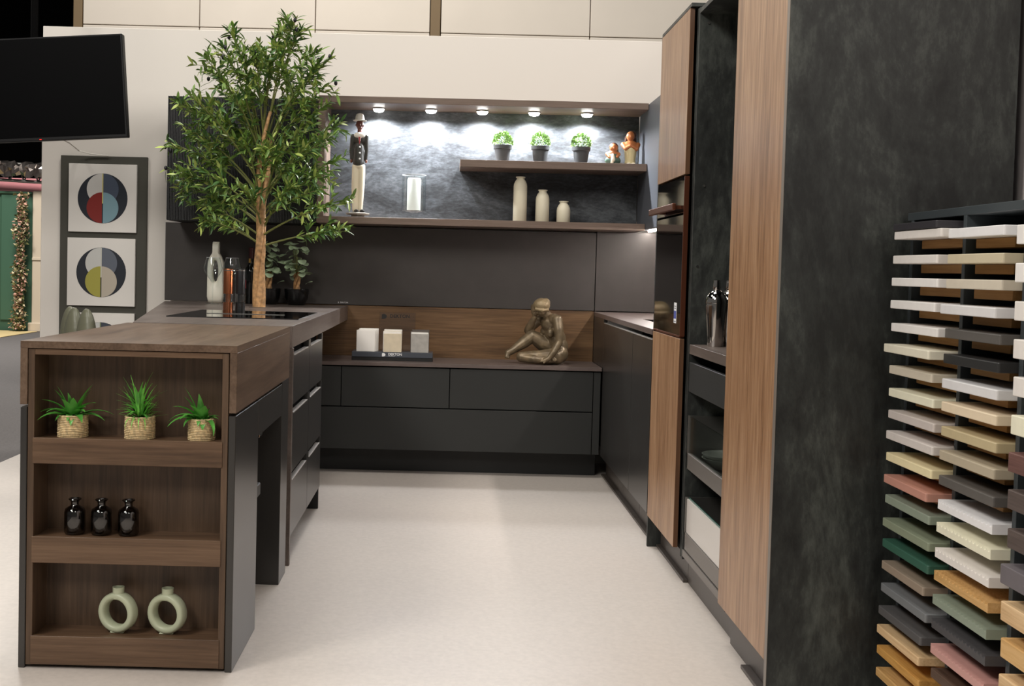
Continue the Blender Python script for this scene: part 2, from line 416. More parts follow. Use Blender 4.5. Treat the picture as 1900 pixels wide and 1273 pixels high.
t = thing('corner_worktop', 'brown-grey worktop of the right base cabinets with cut-out for the sink', 'worktop', (1.2, 5.85, .895))
bm = bmesh.new(); x0, x1, y0, y1 = 1.0, 1.40, 5.15, 5.90
bx(bm, XR - .002, x0, 4.872, 6.818, .895, ZT, .001); bx(bm, x1, 1.497, 4.872, 6.818, .895, ZT)
bx(bm, x0, x1, 4.872, y0, .895, ZT); bx(bm, x0, x1, y1, 6.818, .895, ZT)
part('slab', bm, M['rslab'], t)
t = thing('sink', 'black sink set into the right worktop', 'sink', (1.2, 5.52, .74))
bm = bmesh.new(); d = .72
for a in ((x0 + .001, x0 + .006, y0 + .001, y1 - .001, d, .917), (x1 - .006, x1 - .001, y0 + .001, y1 - .001, d, .917), (x0 + .006, x1 - .006, y0 + .001, y0 + .006, d, .917), (x0 + .006, x1 - .006, y1 - .006, y1 - .001, d, .917), (x0 + .001, x1 - .001, y0 + .001, y1 - .001, d - .005, d)): bx(bm, *a)
part('basin', bm, M['blackpot'], t)
bm = bmesh.new(); lathe(bm, [(.03, 0), (.03, .004), (.02, .005)], (1.2, 5.52, d)); part('drain', bm, M['steel'], t, True)

# ------------------------------------------------------------------ tall units
TX = XR
# far: oven unit
t = thing('oven_cabinet', 'tall oak-fronted oven cabinet at the far end of the right row', 'cabinet', (1.18, 4.56, 0), 'tall cabinets')
box('side_panel', t, M['stone'], TX + .001, 1.497, 4.85, 4.868, 0, 2.15, .001)
box('side_panel', t, M['stone'], TX + .026, 1.497, 4.285, 4.30, .10, 2.13, .001)
box('top_panel', t, M['stone'], TX + .001, 1.497, 4.285, 4.85, 2.136, 2.15, .001)
box('body', t, M['gap'], TX + .03, 1.49, 4.301, 4.849, .12, 2.135, 0)
for z0, z1 in ((.130, .913), (1.525, 2.134)):
    d = box('door', t, M['twood'], TX, TX + .017, 4.304, 4.862 if z0 < 1 else 4.866, z0, z1, .0008)
    part('edge_band', bx(bmesh.new(), TX + .0005, TX + .017, 4.3025, 4.3045, z0 + .001, z1 - .001), M['twood_edge'], d)
box('plinth', t, M['kick'], TX + .058, TX + .072, 4.29, 4.85, 0, .12)
box('floor_seal', t, M['kick'], TX + .04, TX + .058, 4.29, 4.85, 0, .012)
# built-in oven
t = thing('oven', 'black glass built-in oven with copper handle in the tall oak cabinet', 'oven', (TX, 4.58, .92))
box('door', t, M['bglass'], TX + .001, TX + .018, 4.312, 4.862, .925, 1.375, .0008)
box('control_panel', t, M['bglass'], TX + .001, TX + .018, 4.312, 4.862, 1.383, 1.517, .0008)
box('edge_trim', t, M['copperd'], TX, TX + .018, 4.303, 4.3115, .922, 1.518, .0008, label='copper-coloured edge trim')
box('bottom_trim', t, M['copperd'], TX, TX + .018, 4.312, 4.862, .917, .9245, .0005)
h = box('handle', t, M['copperd'], TX - .038, TX - .024, 4.33, 4.84, 1.392, 1.418, .003, 2, label='flat copper-brown handle bar')
for y in (4.37, 4.80): part('bracket', bx(bmesh.new(), TX - .025, TX + .002, y - .008, y + .008, 1.398, 1.412), M['copperd'], h)
s = box('sticker', t, M['ink'], TX + .0004, TX + .0012, 4.385, 4.432, .967, 1.045, 0, label='narrow white and blue energy sticker')
part('print_band', bx(bmesh.new(), TX + .0001, TX + .0005, 4.387, 4.430, .984, 1.014), plain('sticker_blue', (70, 80, 160), .6), s)
for z in (.972, 1.022, 1.03): part('print_line', bx(bmesh.new(), TX + .0001, TX + .0005, 4.392, 4.425, z, z + .003), plain('sticker_grey', (120, 120, 130), .6), s)

# middle: open pantry unit
t = thing('pantry_cabinet', 'open dark stone pantry cabinet with inner drawers between oven unit and oak door', 'cabinet', (1.18, 3.92, 0), 'tall cabinets')
PX = .893
box('side_panel', t, M['stone'], PX, 1.48, 4.245, 4.262, .10, 2.125, .001)
box('side_panel', t, M['stone'], PX, 1.48, 3.586, 3.60, .10, 2.125, .001)
box('top_panel', t, M['stone'], PX, 1.48, 3.60, 4.245, 2.102, 2.12, .001)
box('back_panel', t, M['stone'], 1.462, 1.48, 3.60, 4.245, .12, 2.102, 0)
box('worktop', t, M['slab'], PX + .002, 1.462, 3.601, 4.244, .862, .897, .001)
box('bottom_panel', t, M['greyrail'], PX, 1.462, 3.601, 4.244, .112, .138, .001)
for (yy, zz) in ((.926, 2.068), (.928, 1.478), (.913, 1.184)):
    bm = bmesh.new(); bmesh.ops.create_cone(bm, cap_ends=True, segments=12, radius1=.005, radius2=.005, depth=.004, matrix=Matrix.Translation((yy, 4.2435, zz)) @ Euler((PI / 2, 0, 0)).to_matrix().to_4x4())
    part('screw_cap', bm, M['steel'] if zz > 1.3 else M['char2'], t)
d = box('drawer', t, M['char2'], PX + .003, PX + .02, 3.603, 4.242, .724, .832, .001)
part('drawer_box', bx(bmesh.new(), PX + .02, 1.40, 3.62, 4.225, .735, .745), M['gap'], d)
# glass fronted drawer
d = box('drawer', t, M['greyrail'], PX + .003, PX + .018, 3.62, 4.236, .441, .499, .001)
part('glass_front', bx(bmesh.new(), PX + .008, PX + .013, 3.625, 4.222, .499, .633), M['dglass'], d)
part('drawer_bottom', bx(bmesh.new(), PX + .018, 1.40, 3.62, 4.23, .449, .457), M['greyrail'], d)
part('drawer_side', bx(bmesh.new(), PX + .003, 1.40, 4.224, 4.238, .441, .636), M['steel'], d)
# white box drawer
d = box('drawer', t, M['greyrail'], PX + .003, PX + .018, 3.62, 4.236, .143, .206, .001)
part('white_front', bx(bmesh.new(), PX + .006, PX + .012, 3.625, 4.218, .208, .331), M['whiteglass'], d)
part('glass_edge', bx(bmesh.new(), PX + .0125, PX + .016, 3.625, 4.218, .208, .336), plain('green_glass_edge', (40, 84, 74), .2), d)
part('drawer_bottom', bx(bmesh.new(), PX + .018, 1.40, 3.62, 4.23, .15, .158), M['greyrail'], d)
part('drawer_side', bx(bmesh.new(), PX + .003, 1.40, 4.224, 4.238, .143, .335), M['steel'], d)
box('plinth', t, M['kick'], TX + .058, TX + .072, 3.588, 4.286, 0, .112)
# near: oak door and stone end panel
t = thing('tall_cabinet', 'nearest tall cabinet with one long oak door and black stone end panel', 'cabinet', (1.18, 3.3, 0), 'tall cabinets')
box('door', t, M['twood'], TX, TX + .018, 3.048, 3.581, .130, 2.134, .0008)
box('end_panel', t, M['stone'], TX - .001, 1.464, 3.020, 3.042, 0, 2.15, .001)
box('edge_band', t, plain('end_panel_edge', (120, 112, 104), .4), TX - .0022, TX - .001, 3.020, 3.042, 0, 2.15, 0)
box('body', t, M['gap'], TX + .03, 1.46, 3.044, 3.584, .13, 2.13, 0)
box('top_panel', t, M['stone'], TX + .001, 1.46, 3.044, 3.584, 2.135, 2.15, .001)
box('plinth', t, M['kick'], TX + .045, TX + .06, 3.044, 3.587, 0, .13)
box('floor_seal', t, M['kick'], TX + .02, TX + .045, 3.044, 3.36, 0, .012)

# things in the pantry
def shaker(x, y, lab):
    t = thing('cocktail_shaker', lab, 'shaker', (x, y, .897), 'cocktail shakers')
    c = (x, y, .897)
    bm = bmesh.new(); lathe(bm, [(.026, 0), (.027, .003), (.029, .04), (.034, .1), (.037, .145), (.037, .155)], c, 32); part('cup', bm, M['chrome'], t, True)
    bm = bmesh.new(); lathe(bm, [(.038, .155), (.0385, .16), (.036, .178), (.026, .194), (.015, .202), (.0135, .203)], c, 32); part('strainer_top', bm, M['chrome'], t, True)
    bm = bmesh.new(); lathe(bm, [(.013, .203), (.014, .206), (.0135, .225), (.012, .238), (.005, .241)], c, 24); part('cap', bm, M['chrome'], t, True)
shaker(.965, 4.15, 'front polished steel cocktail shaker on the pantry worktop')
shaker(1.022, 4.2, 'rear polished steel cocktail shaker half hidden on the pantry worktop')
for i, (z, lab) in enumerate(((.457, 'lower grey glazed bowl in the glass-fronted drawer'), (.471, 'upper grey glazed bowl stacked in the glass-fronted drawer'))):
    bm = bmesh.new(); c = (1.03, 4.115, z)
    lathe(bm, [(.035, 0), (.06, .006), (.09, .025), (.104, .043), (.1, .043), (.085, .026), (.05, .01), (.01, .008)], c, 36)
    o = part('bowl', bm, plain('bowl_glaze', (206, 208, 202), .25), None, True); setp(o, lab, 'bowl', 'stacked bowls')

# ------------------------------------------------------------------ island: far part with hob
def notch_front(y0, y1, z0, z1, x0, x1, notch=True, left=.03, right=.03, dep=.03):
    if not notch: return prism([(y0, z0), (y1, z0), (y1, z1), (y0, z1)], 'x', x0, x1)
    a, b = y0 + left, y1 - right; r = .014
    P = [(y0, z0), (y1, z0), (y1, z1), (b, z1)]
    for k in range(5): th = k / 4 * PI / 2; P.append((b - r + r * math.cos(th), z1 - dep + r - r * math.sin(th)))
    for k in range(5): th = k / 4 * PI / 2; P.append((a + r - r * math.sin(th), z1 - dep + r - r * math.cos(th)))
    P += [(a, z1), (y0, z1)]
    return prism(P, 'x', x0, x1)
XI = -.584
for k, (y0, y1, lab) in enumerate(((4.412, 4.953, 'charcoal three-drawer island cabinet next to the oak shelf end'), (4.957, 5.462, 'charcoal three-drawer island cabinet nearest the back wall'))):
    t = thing('drawer_cabinet', lab, 'cabinet', (-.85, (y0 + y1) / 2, 0), 'island drawer cabinets')
    box('body', t, M['gap'], -1.13, XI - .03, y0 + .002, y1 - .002, .104, .834, 0)
    for z0, z1 in ((.104, .348), (.352, .610), (.614, .834)):
        d = part('drawer_front', notch_front(y0 + .001, y1 - .001, z0, z1, XI - .02, XI), M['char'], t)
        part('grip_lip', bx(bmesh.new(), XI - .019, XI + .0012, y0 + .046, y1 - .046, z1 - .031, z1 - .027), M['lip'], d)  # pale strip for the light caught by the slot edge
    box('plinth', t, M['plinth'], -1.05, -.74, y0, y1 - (.03 if k else 0), 0, .104)
    if k: box('end_foot', t, M['plinth'], -1.13, XI - .004, 5.44, 5.46, 0, .104)
    else: box('end_panel', t, M['slab'], -1.13, XI + .004, 4.388, 4.41, 0, .836, label='oak end panel, paler for grazing sheen')  # worktop taupe puts the grazing sheen into the panel colour
t = thing('hob_worktop', 'taupe island worktop carrying the hob, widening towards the back wall', 'worktop', (-1, 5.6, .837))
bm = prism([(XI, 4.385), (XI, 6.818), (-1.664, 6.818), (-1.19, 4.385)], 'z', .8367, ZT)
bmesh.ops.bevel(bm, geom=[e for e in bm.edges], offset=.001, segments=1, affect='EDGES')
part('slab', bm, M['slab'], t)
t = thing('induction_hob', 'black glass induction hob let into the island worktop', 'hob', (-.9, 5.26, ZT))
part('glass', prism([(-.625, 4.885), (-.625, 5.6), (-1.185, 5.6), (-1.185, 4.885)], 'z', ZT, .9245), M['bglass'], t)
box('vent_bar', t, M['steel'], -1.08, -.73, 5.2, 5.215, .9245, .9265, .0005, label='slim silver bar across the hob')

# ------------------------------------------------------------------ island: near part
YN0, YN1, XA, XB, ZN = 3.214, 4.292, -1.1837, -.58, .9227
t = thing('island_worktop', 'dark oak folded worktop over the open shelf end of the island', 'worktop', (-.88, 3.75, .734))
part('top', prism([(XA, YN0), (XB, YN0), (XB, YN1), (XA, YN1)], 'z', .903, ZN), M['dwood_y'], t)
box('side_flange', t, M['dwood_y'], XB - .02, XB, YN0, YN1, .734, .9029, .0008)
box('side_flange', t, M['dwood_y'], XA, XA + .02, YN0, YN1, .745, .9029, .0008)
t = thing('shelf_cabinet', 'dark oak open shelf cabinet forming the near end of the island', 'shelf', (-.884, 3.28, 0))
fx0, fx1, fy = -1.1625, -.603, 3.218
for a, b in ((fx0, fx0 + .018), (fx1 - .018, fx1)): box('side_board', t, M['dwood_z'], a, b, fy, 3.35, .009, .901, .0008)
box('top_board', t, M['dwood_x'], fx0 + .018, fx1 - .018, fy, 3.35, .885, .901, .0008)
box('back_panel', t, M['dwood_z'], fx0 + .018, fx1 - .018, 3.334, 3.35, .012, .885, 0)
for z0, z1 in ((.580, .652), (.300, .374), (.011, .092)):
    s = box('shelf', t, M['dwood_x'], fx0 + .018, fx1 - .018, fy + .017, 3.334, z1 - .022, z1 - .004, .0006)
    part('rail', bx(bmesh.new(), fx0 + .0145, fx1 - .0145, fy - .003, fy + .0165, z0, z1, .0008), M['dwood_x'], s)
t = thing('island_cabinet', 'charcoal panel base with knee space under the near island worktop', 'cabinet', (-.88, 3.75, 0))
box('side_panel', t, M['char'], XB - .021, XB - .001, YN0 + .002, 3.609, 0, .726, .0015)
box('side_panel', t, M['char'], XA + .001, XA + .0195, YN0 + .002, 3.609, 0, .738, .0015)
box('apron', t, M['char'], XB - .021, XB - .001, 3.612, 4.118, .613, .726, .0012)
box('apron', t, M['char'], XA + .001, XA + .0195, 3.612, 4.118, .613, .738, .0012)
box('rear_leg', t, M['char'], XA + .002, XB - .001, 4.122, 4.288, 0, .7335, .0012)
box('inner_panel', t, M['char'], XA + .022, XB - .023, 3.352, 3.606, .004, .73, 0)
box('grip', t, M['chrome'], XB - .012, XB - .002, 3.64, 3.70, .604, .613, .001, label='small chrome grip')
box('bracket', t, M['char2'], -.602, -.582, 3.609, 3.68, .415, .455, .003, label='small dark bracket')

# ------------------------------------------------------------------ leaves and plants
def leaf_mesh(name, L, Wd, fold=.25, bend=.2, n=5, mat=None):
    bm = bmesh.new(); rows = []
    for i in range(n + 1):
        s = i / n; w = Wd / 2 * (math.sin(PI * min(1, s * .93 + .07)) ** .8) if 0 < i < n else Wd * .04
        x = L * s; z = -bend * L * s * s
        rows.append([bm.verts.new((x, -w, z + w * fold)), bm.verts.new((x, 0, z)), bm.verts.new((x, w, z + w * fold))])
    for a, b in zip(rows, rows[1:]):
        bm.faces.new((a[0], b[0], b[1], a[1])); bm.faces.new((a[1], b[1], b[2], a[2]))
    me = bpy.data.meshes.new(name); bm.to_mesh(me); bm.free()
    for p in me.polygons: p.use_smooth = True
    if mat: me.materials.append(mat)
    return me

def frame_mat(p, d, roll=0, s=1):
    d = Vector(d).normalized(); up = Vector((0, 0, 1))
    y = up.cross(d)
    if y.length < 1e-3: y = Vector((0, 1, 0))
    y.normalize(); z = d.cross(y)
    r = Matrix((d, y, z)).transposed() @ Matrix.Rotation(roll, 3, 'X')
    return Matrix.Translation(p) @ r.to_4x4() @ Matrix.Scale(s, 4)

def put(name, me, mat4, parent):
    o = bpy.data.objects.new(name, me); COL.objects.link(o); o.parent = parent
    o.matrix_local = Matrix.Translation(-ORG[parent]) @ mat4
    return o

# olive tree
rt = random.Random(11)
TB = Vector((-1.0, 6.14, ZT))
t = thing('olive_tree', 'tall artificial olive tree standing on the island worktop', 'tree', TB)
bm = bmesh.new(); lathe(bm, [(.05, 0), (.05, .003), (.045, .004)], TB, 24); part('base_plate', bm, plain('tree_plate', (86, 76, 66), .5), t)
def trunk_pt(z, off=0., ph=0.):
    s = (z - ZT)
    return Vector((-1.0 + .016 * s + off * math.cos(s * 5 + ph), 6.14 + off * math.sin(s * 5 + ph), z))
for k, (ph, top, r0) in enumerate(((.3, 1.95, .023), (2.6, 1.82, .022), (4.6, 1.6, .017))):
    bm = bmesh.new(); pts = []; rad = []
    for i in range(26):
        z = ZT + .002 + (top - ZT) * i / 25
        sp = .014 + max(0, z - 1.45) * .07
        pts.append(trunk_pt(z, sp, ph)); rad.append(r0 * (1 - .62 * (i / 25) ** 1.3) * (1 + .06 * rt.uniform(-1, 1)))
    part('trunk_stem', tube(bm, pts, rad, 10), M['bark'], t, True)
TIPS = [(-0.804, 5.939, 2.398), (-0.875, 6.092, 2.41), (-0.78, 6.005, 2.372), (-0.934, 6.122, 2.341), (-1.165, 6.133, 2.361), (-1.155, 5.853, 2.238), (-1.243, 5.827, 2.176), (-1.306, 6.239, 2.185), (-1.07, 5.95, 2.223), (-1.004, 5.937, 2.227), (-1.001, 6.318, 2.273), (-0.636, 6.055, 2.226), (-0.746, 6.238, 2.301), (-0.709, 6.058, 2.16), (-0.819, 6.14, 2.078), (-0.606, 5.895, 2.086), (-0.649, 6.137, 2.007), (-0.611, 6.254, 1.911), (-0.621, 6.082, 1.834), (-0.563, 6.191, 1.735), (-0.624, 6.156, 1.655), (-0.509, 5.852, 1.471), (-0.546, 6.199, 1.338), (-0.674, 6.116, 1.557), (-1.415, 5.971, 1.974), (-1.322, 5.836, 1.992), (-1.225, 6.253, 2.057), (-1.406, 6.056, 1.867), (-1.509, 6.179, 1.79), (-1.414, 6.259, 1.834), (-1.506, 6.177, 1.644), (-1.501, 6.281, 1.576), (-1.375, 6.017, 1.661), (-1.39, 6.22, 1.47), (-1.293, 6.042, 1.379), (-1.23, 6.288, 1.372), (-1.304, 6.259, 1.541), (-1.079, 5.869, 1.548), (-0.835, 5.888, 1.806), (-0.93, 5.928, 1.736), (-0.91, 6.303, 1.698), (-1.078, 6.038, 1.817), (-1.246, 6.133, 1.917), (-0.754, 5.971, 1.745), (-1.105, 6.074, 1.95), (-0.829, 6.013, 1.546)]
LV = [leaf_mesh('olive_leaf', .05, .0125, .3, .22, 4, M['leaf1']), leaf_mesh('olive_leaf', .046, .013, .3, .1, 4, M['leaf2']), leaf_mesh('olive_leaf', .053, .012, .3, .35, 4, M['leaf3']), leaf_mesh('olive_leaf', .042, .014, .2, .15, 4, M['leaf1'])]
leaves = []
def bez(a, b, c, s): return a * (1 - s) ** 2 + b * 2 * s * (1 - s) + c * s * s
def leafpair(p, d, n=2):
    for _ in range(n):
        q = Vector((rt.gauss(0, 1), rt.gauss(0, 1), rt.gauss(0, 1) + .15)).normalized()
        dd = (d.normalized() * rt.uniform(.35, 1.0) + q * rt.uniform(.5, .9)).normalized()
        leaves.append((frame_mat(p, dd, rt.uniform(-.9, .9), rt.uniform(.8, 1.35)), rt.choices((0, 1, 2, 3), (4, 3, 3, 3))[0], p.y))
twigs = bmesh.new(); fruit_pos = []
for i, tp in enumerate(TIPS):
    tp = Vector(tp)
    za = min(1.85, 1.22 + (tp.z - 1.3) * .5); a = trunk_pt(za, .012, rt.uniform(0, 6))
    mid = Vector((a.x * .62 + tp.x * .38, a.y * .62 + tp.y * .38, a.z * .32 + tp.z * .68)) + Vector((rt.uniform(-.03, .03), rt.uniform(-.03, .03), 0))
    if tp.z < 1.5: mid += Vector(((tp.x - a.x) * .12, 0, .02))
    L_ = (tp - a).length
    bm = bmesh.new(); pts = [bez(a, mid, tp, k / 12) for k in range(13)]
    part('branch', tube(bm, pts, [.0062 * (1 - .75 * k / 12) for k in range(13)], 6), M['twig'], t, True)
    sp = .42 if L_ > .3 else .25
    nn = int(10 + 24 * L_)
    for k in range(nn):
        s = sp + (1 - sp) * k / (nn - 1); p = bez(a, mid, tp, s); d = bez(a, mid, tp, min(1, s + .04)) - bez(a, mid, tp, s - .04)
        leafpair(p, d, 2)
    for k in range(int(4 + 9 * L_)):
        s = rt.uniform(sp, .92); p = bez(a, mid, tp, s); d = (bez(a, mid, tp, min(1, s + .04)) - bez(a, mid, tp, s - .04)).normalized()
        q = Vector((rt.gauss(0, 1), rt.gauss(0, 1), rt.gauss(0, .8))).normalized()
        e = p + (d * .8 + q * .75).normalized() * rt.uniform(.06, .12)
        tube(twigs, [p, (p + e) / 2 + Vector((0, 0, .005)), e], [.002, .0016, .001], 4)
        for m in range(5): leafpair(p + (e - p) * (.25 + .75 * m / 4), e - p, 2)
    if i in (0, 1, 2, 4, 5, 7, 9, 11, 12, 15, 28, 30, 3, 8): fruit_pos += [tp + Vector((rt.uniform(-.02, .02), rt.uniform(-.02, .02), rt.uniform(-.03, .012)))] + ([tp + Vector((rt.uniform(-.04, .04), 0, -.05))] if rt.random() > .4 else [])
setp(part('twig_mass', twigs, M['twig'], t), kind='stuff')
leaves.sort(key=lambda l: l[2])
for m4, k, _ in leaves[:300]: put('leaf', LV[k], m4, t)
vs, fs, mi = [], [], []
for m4, k, _ in leaves[300:]:
    b = len(vs); vs += [m4 @ v.co for v in LV[k].vertices]
    for p in LV[k].polygons: fs.append([b + q for q in p.vertices]); mi.append(k)
me = bpy.data.meshes.new('foliage'); me.from_pydata(vs, [], fs)
for k in range(4): me.materials.append(LV[k].materials[0])
me.polygons.foreach_set('material_index', mi)
for p in me.polygons: p.use_smooth = True
setp(part('foliage', me, None, t), kind='stuff')
bm = bmesh.new(); sphere(bm, (0, 0, 0), (.009, .009, .0125), 10, 8); om = bpy.data.meshes.new('olive'); bm.to_mesh(om); bm.free(); om.materials.append(M['olive'])
for p in om.polygons: p.use_smooth = True
for fp in fruit_pos: put('olive', om, Matrix.Translation(fp), t)

def leaf_arc(base, az, el, L, Wd, droop, mat, parent, tip=.0, n=7):
    """one strap leaf starting at base, rising at elevation el then drooping"""
    bm = bmesh.new(); rows = []; p = Vector(base); e = el
    side = Vector((-math.sin(az), math.cos(az), 0))
    for i in range(n + 1):
        s = i / n; w = Wd / 2 * (1 - s) ** .55 * (.55 + .45 * math.sin(PI * min(1, .25 + s * .8))) if i < n else .0004
        d = Vector((math.cos(az) * math.cos(e), math.sin(az) * math.cos(e), math.sin(e)))
        nrm = side.cross(d)
        rows.append([bm.verts.new(p - side * w - nrm * w * .35), bm.verts.new(p), bm.verts.new(p + side * w - nrm * w * .35)])
        p = p + d * (L / n); e -= droop / n
    for a, b in zip(rows, rows[1:]):
        bm.faces.new((a[0], b[0], b[1], a[1])); bm.faces.new((a[1], b[1], b[2], a[2]))
    return part('leaf', bm, mat, parent, True, ang=180)

def rope_pot(parent, c, r, h, coils=13):
    bm = bmesh.new(); prof = [(r * .9, 0)]
    for i in range(coils):
        z = h * (i + .5) / coils; hh = h / coils / 2; jit = random.uniform(-.0006, .0006)
        prof += [(r - .0022 + jit, z - hh * .9), (r + jit, z - hh * .4), (r + jit, z + hh * .4), (r - .0022 + jit, z + hh * .9)]
    prof += [(r - .006, h), (r - .007, h - .012)]
    lathe(bm, prof, c, 32); part('rope_pot', bm, M['rope'], parent, True, ang=80)
    bm = bmesh.new(); lathe(bm, [(r - .008, h - .016), (r - .008, h - .012)], c, 20); part('soil', bm, M['soil'], parent)

ra = random.Random(5)
ZS = .648
for (x, lab, kind) in ((-1.057, 'rope-wrapped pot with broad spiky leaves, leftmost on the top shelf', 0), (-.866, 'rope-wrapped pot with fine grassy leaves in the middle of the top shelf', 1), (-.690, 'rope-wrapped pot with drooping broad leaves, rightmost on the top shelf', 2)):
    c = Vector((x, 3.282, ZS))
    t = thing('potted_plant', lab, 'plant', c, 'rope pot plants on the top shelf')
    r, h = (.043, .064) if kind < 2 else (.039, .062)
    rope_pot(t, c, r, h)
    top = c + Vector((0, 0, h - .012))
    if kind != 1:
        specs = [(PI + .1, .75, .1, .022, 1.6), (PI + .5, .55, .09, .022, 1.3), (-.15, .5, .095, .02, 1.2), (.2, .6, .1, .018, 1.2), (-PI / 2, .9, .05, .018, 2.2), (-PI / 2 - .7, .8, .06, .02, 2.0), (-PI / 2 + .7, .7, .065, .02, 1.8), (2.4, 1.0, .085, .02, 1.1), (.7, 1.0, .085, .02, 1.0), (1.5, 1.2, .085, .02, .6), (PI * .95, 1.25, .085, .02, .5), (.1, 1.25, .088, .02, .3), (-1.2, 1.2, .075, .022, .7), (-1.9, 1.2, .075, .022, .8), (3.6, 1.1, .08, .018, .9), (5.6, 1.05, .08, .018, 1.2), (1.0, .4, .05, .02, 1.2), (2.2, .4, .05, .02, 1.2), (-2.7, 1.05, .095, .019, 1.0), (-.45, 1.0, .095, .019, 1.1), (-2.3, .95, .08, .02, 1.5), (-.9, .95, .08, .02, 1.4), (-1.5, 1.35, .09, .019, .5), (-2.9, 1.35, .1, .018, .35), (-.3, 1.3, .1, .018, .5), (-1.35, .6, .05, .018, 2.2)]
        for az, el, L, wd, dr in specs:
            if math.sin(az) > .2: L *= .45
            if kind == 2 and math.cos(az) > .5: L *= .45; el = min(1.4, el + .35)
            if kind == 2: dr *= 1.15
            leaf_arc(top + Vector((math.cos(az) * .008, math.sin(az) * .008, 0)), az + ra.uniform(-.12, .12), el, 1.06 * L * ra.uniform(.9, 1.08), 1.75 * wd * ra.uniform(.85, 1.1), dr, M['agave'], t)
        if kind == 2: leaf_arc(top + Vector((.02, -.028, .006)), -.9, .3, .07, .02, 2.4, M['agave'], t)
    else:
        for i in range(110):
            az = ra.uniform(0, 2 * PI); el = ra.uniform(.25, 1.5)
            L = ra.uniform(.04, .075) + (.03 if el > 1.15 else 0)
            if math.sin(az) > .2: L *= .7
            leaf_arc(top + Vector((math.cos(az) * .02 * ra.random(), math.sin(az) * .02 * ra.random(), ra.uniform(0, .045))), az, el, L, ra.uniform(.006, .0105), ra.uniform(.1, 1.1), M['agave2'] if ra.random() > .35 else M['agave'], t, n=5)
        for k in range(4): leaf_arc(top + Vector((.01 * k - .012, -.036, .008)), -PI / 2 + .3 * (k - 1.5), .2, .05, .005, 2.4, M['agave2'], t, n=5)

# smoked bottles
for x, lab in ((-1.046, 'leftmost small smoked glass bottle on the middle shelf'), (-.970, 'middle small smoked glass bottle on the middle shelf'), (-.893, 'rightmost small smoked glass bottle on the middle shelf')):
    c = Vector((x, 3.275, .370)); t = thing('glass_bottle', lab, 'bottle', c, 'smoked bottles on the middle shelf')
    bm = bmesh.new(); lathe(bm, [(.020, 0), (.027, .003), (.0295, .008), (.0295, .064), (.027, .073), (.018, .079), (.0115, .083), (.011, .09), (.014, .0965), (.0165, .0985), (.0165, .1015), (.0125, .1015), (.0095, .095), (.0095, .084), (.02, .076), (.0265, .066), (.0265, .01), (.02, .006)], c, 32)
    part('bottle', bm, M['smoke'], t, True, ang=60)
    bm = bmesh.new(); lathe(bm, [(.017, .0985), (.0185, .1), (.017, .1025), (.012, .1025), (.0115, .0985)], c, 28); part('rim', bm, M['smoke'], t, True)

# ring vases
for x, lab in ((-.920, 'sage green ring-shaped vase on the left of the bottom shelf'), (-.779, 'sage green ring-shaped vase on the right of the bottom shelf')):
    c = Vector((x, 3.28, .088)); t = thing('ring_vase', lab, 'vase', c, 'ring vases on the bottom shelf')
    bm = bmesh.new(); R, w, d = .0475, .0105, .019; ns, nt = 48, 14; rings = []
    cc = c + Vector((0, 0, .0585)); yaw = -.30
    for i in range(ns):
        th = 2 * PI * i / ns; ring = []
        for j in range(nt):
            ph = 2 * PI * j / nt; cr_, sr_ = math.cos(ph), math.sin(ph)
            a = math.copysign(abs(cr_) ** .75, cr_) * w; b = math.copysign(abs(sr_) ** .6, sr_) * d
            p = Vector(((R + a) * math.cos(th), b, (R + a) * math.sin(th))); ring.append(bm.verts.new(cc + Matrix.Rotation(yaw, 3, 'Z') @ p))
        rings.append(ring)
    for i in range(ns):
        A, B = rings[i], rings[(i + 1) % ns]
        for j in range(nt): bm.faces.new((A[j], B[j], B[(j + 1) % nt], A[(j + 1) % nt]))
    part('ring_body', bm, M['sage'], t, True, ang=75)
    bm = bmesh.new(); lathe(bm, [(.0185, .100), (.0165, .108), (.0165, .128), (.0172, .131), (.0125, .131), (.0115, .112), (.004, .110)], c, 28); part('neck', bm, M['sage'], t, True, ang=60)
    bm = bmesh.new(); bx(bm, c.x - .02, c.x + .02, c.y - .014, c.y + .014, c.z, c.z + .005, .002); part('foot', bm, M['sage'], t)

# ------------------------------------------------------------------ things on the hob worktop
def mill(x, y, mat, lab, z=.9245):
    c = Vector((x, y, z)); t = thing('pepper_mill', lab, 'mill', c, 'mills on the hob')
    bm = bmesh.new(); lathe(bm, [(.0235, 0), (.0235, .036), (.0235, .042)], c, 28); part('base', bm, mat, t, True)
    bm = bmesh.new(); lathe(bm, [(.0245, .003), (.0245, .083), (.0215, .083), (.0215, .044)], c, 28); part('glass_body', bm, M['glass'], t, True)
    bm = bmesh.new(); lathe(bm, [(.012, .043), (.012, .081), (.0235, .0835), (.0235, .197), (.0225, .201), (.018, .203)], c, 28); part('top', bm, mat, t, True)
    bm = bmesh.new(); lathe(bm, [(.0242, .192), (.0242, .196)], c, 28); part('cap_ring', bm, M['steel'], t, True)
mill(-1.041, 5.5, M['copper'], 'copper pepper mill standing on the hob')
mill(-.989, 5.53, plain('mill_black', (30, 31, 33), .3), 'dark grey pepper mill standing on the hob')

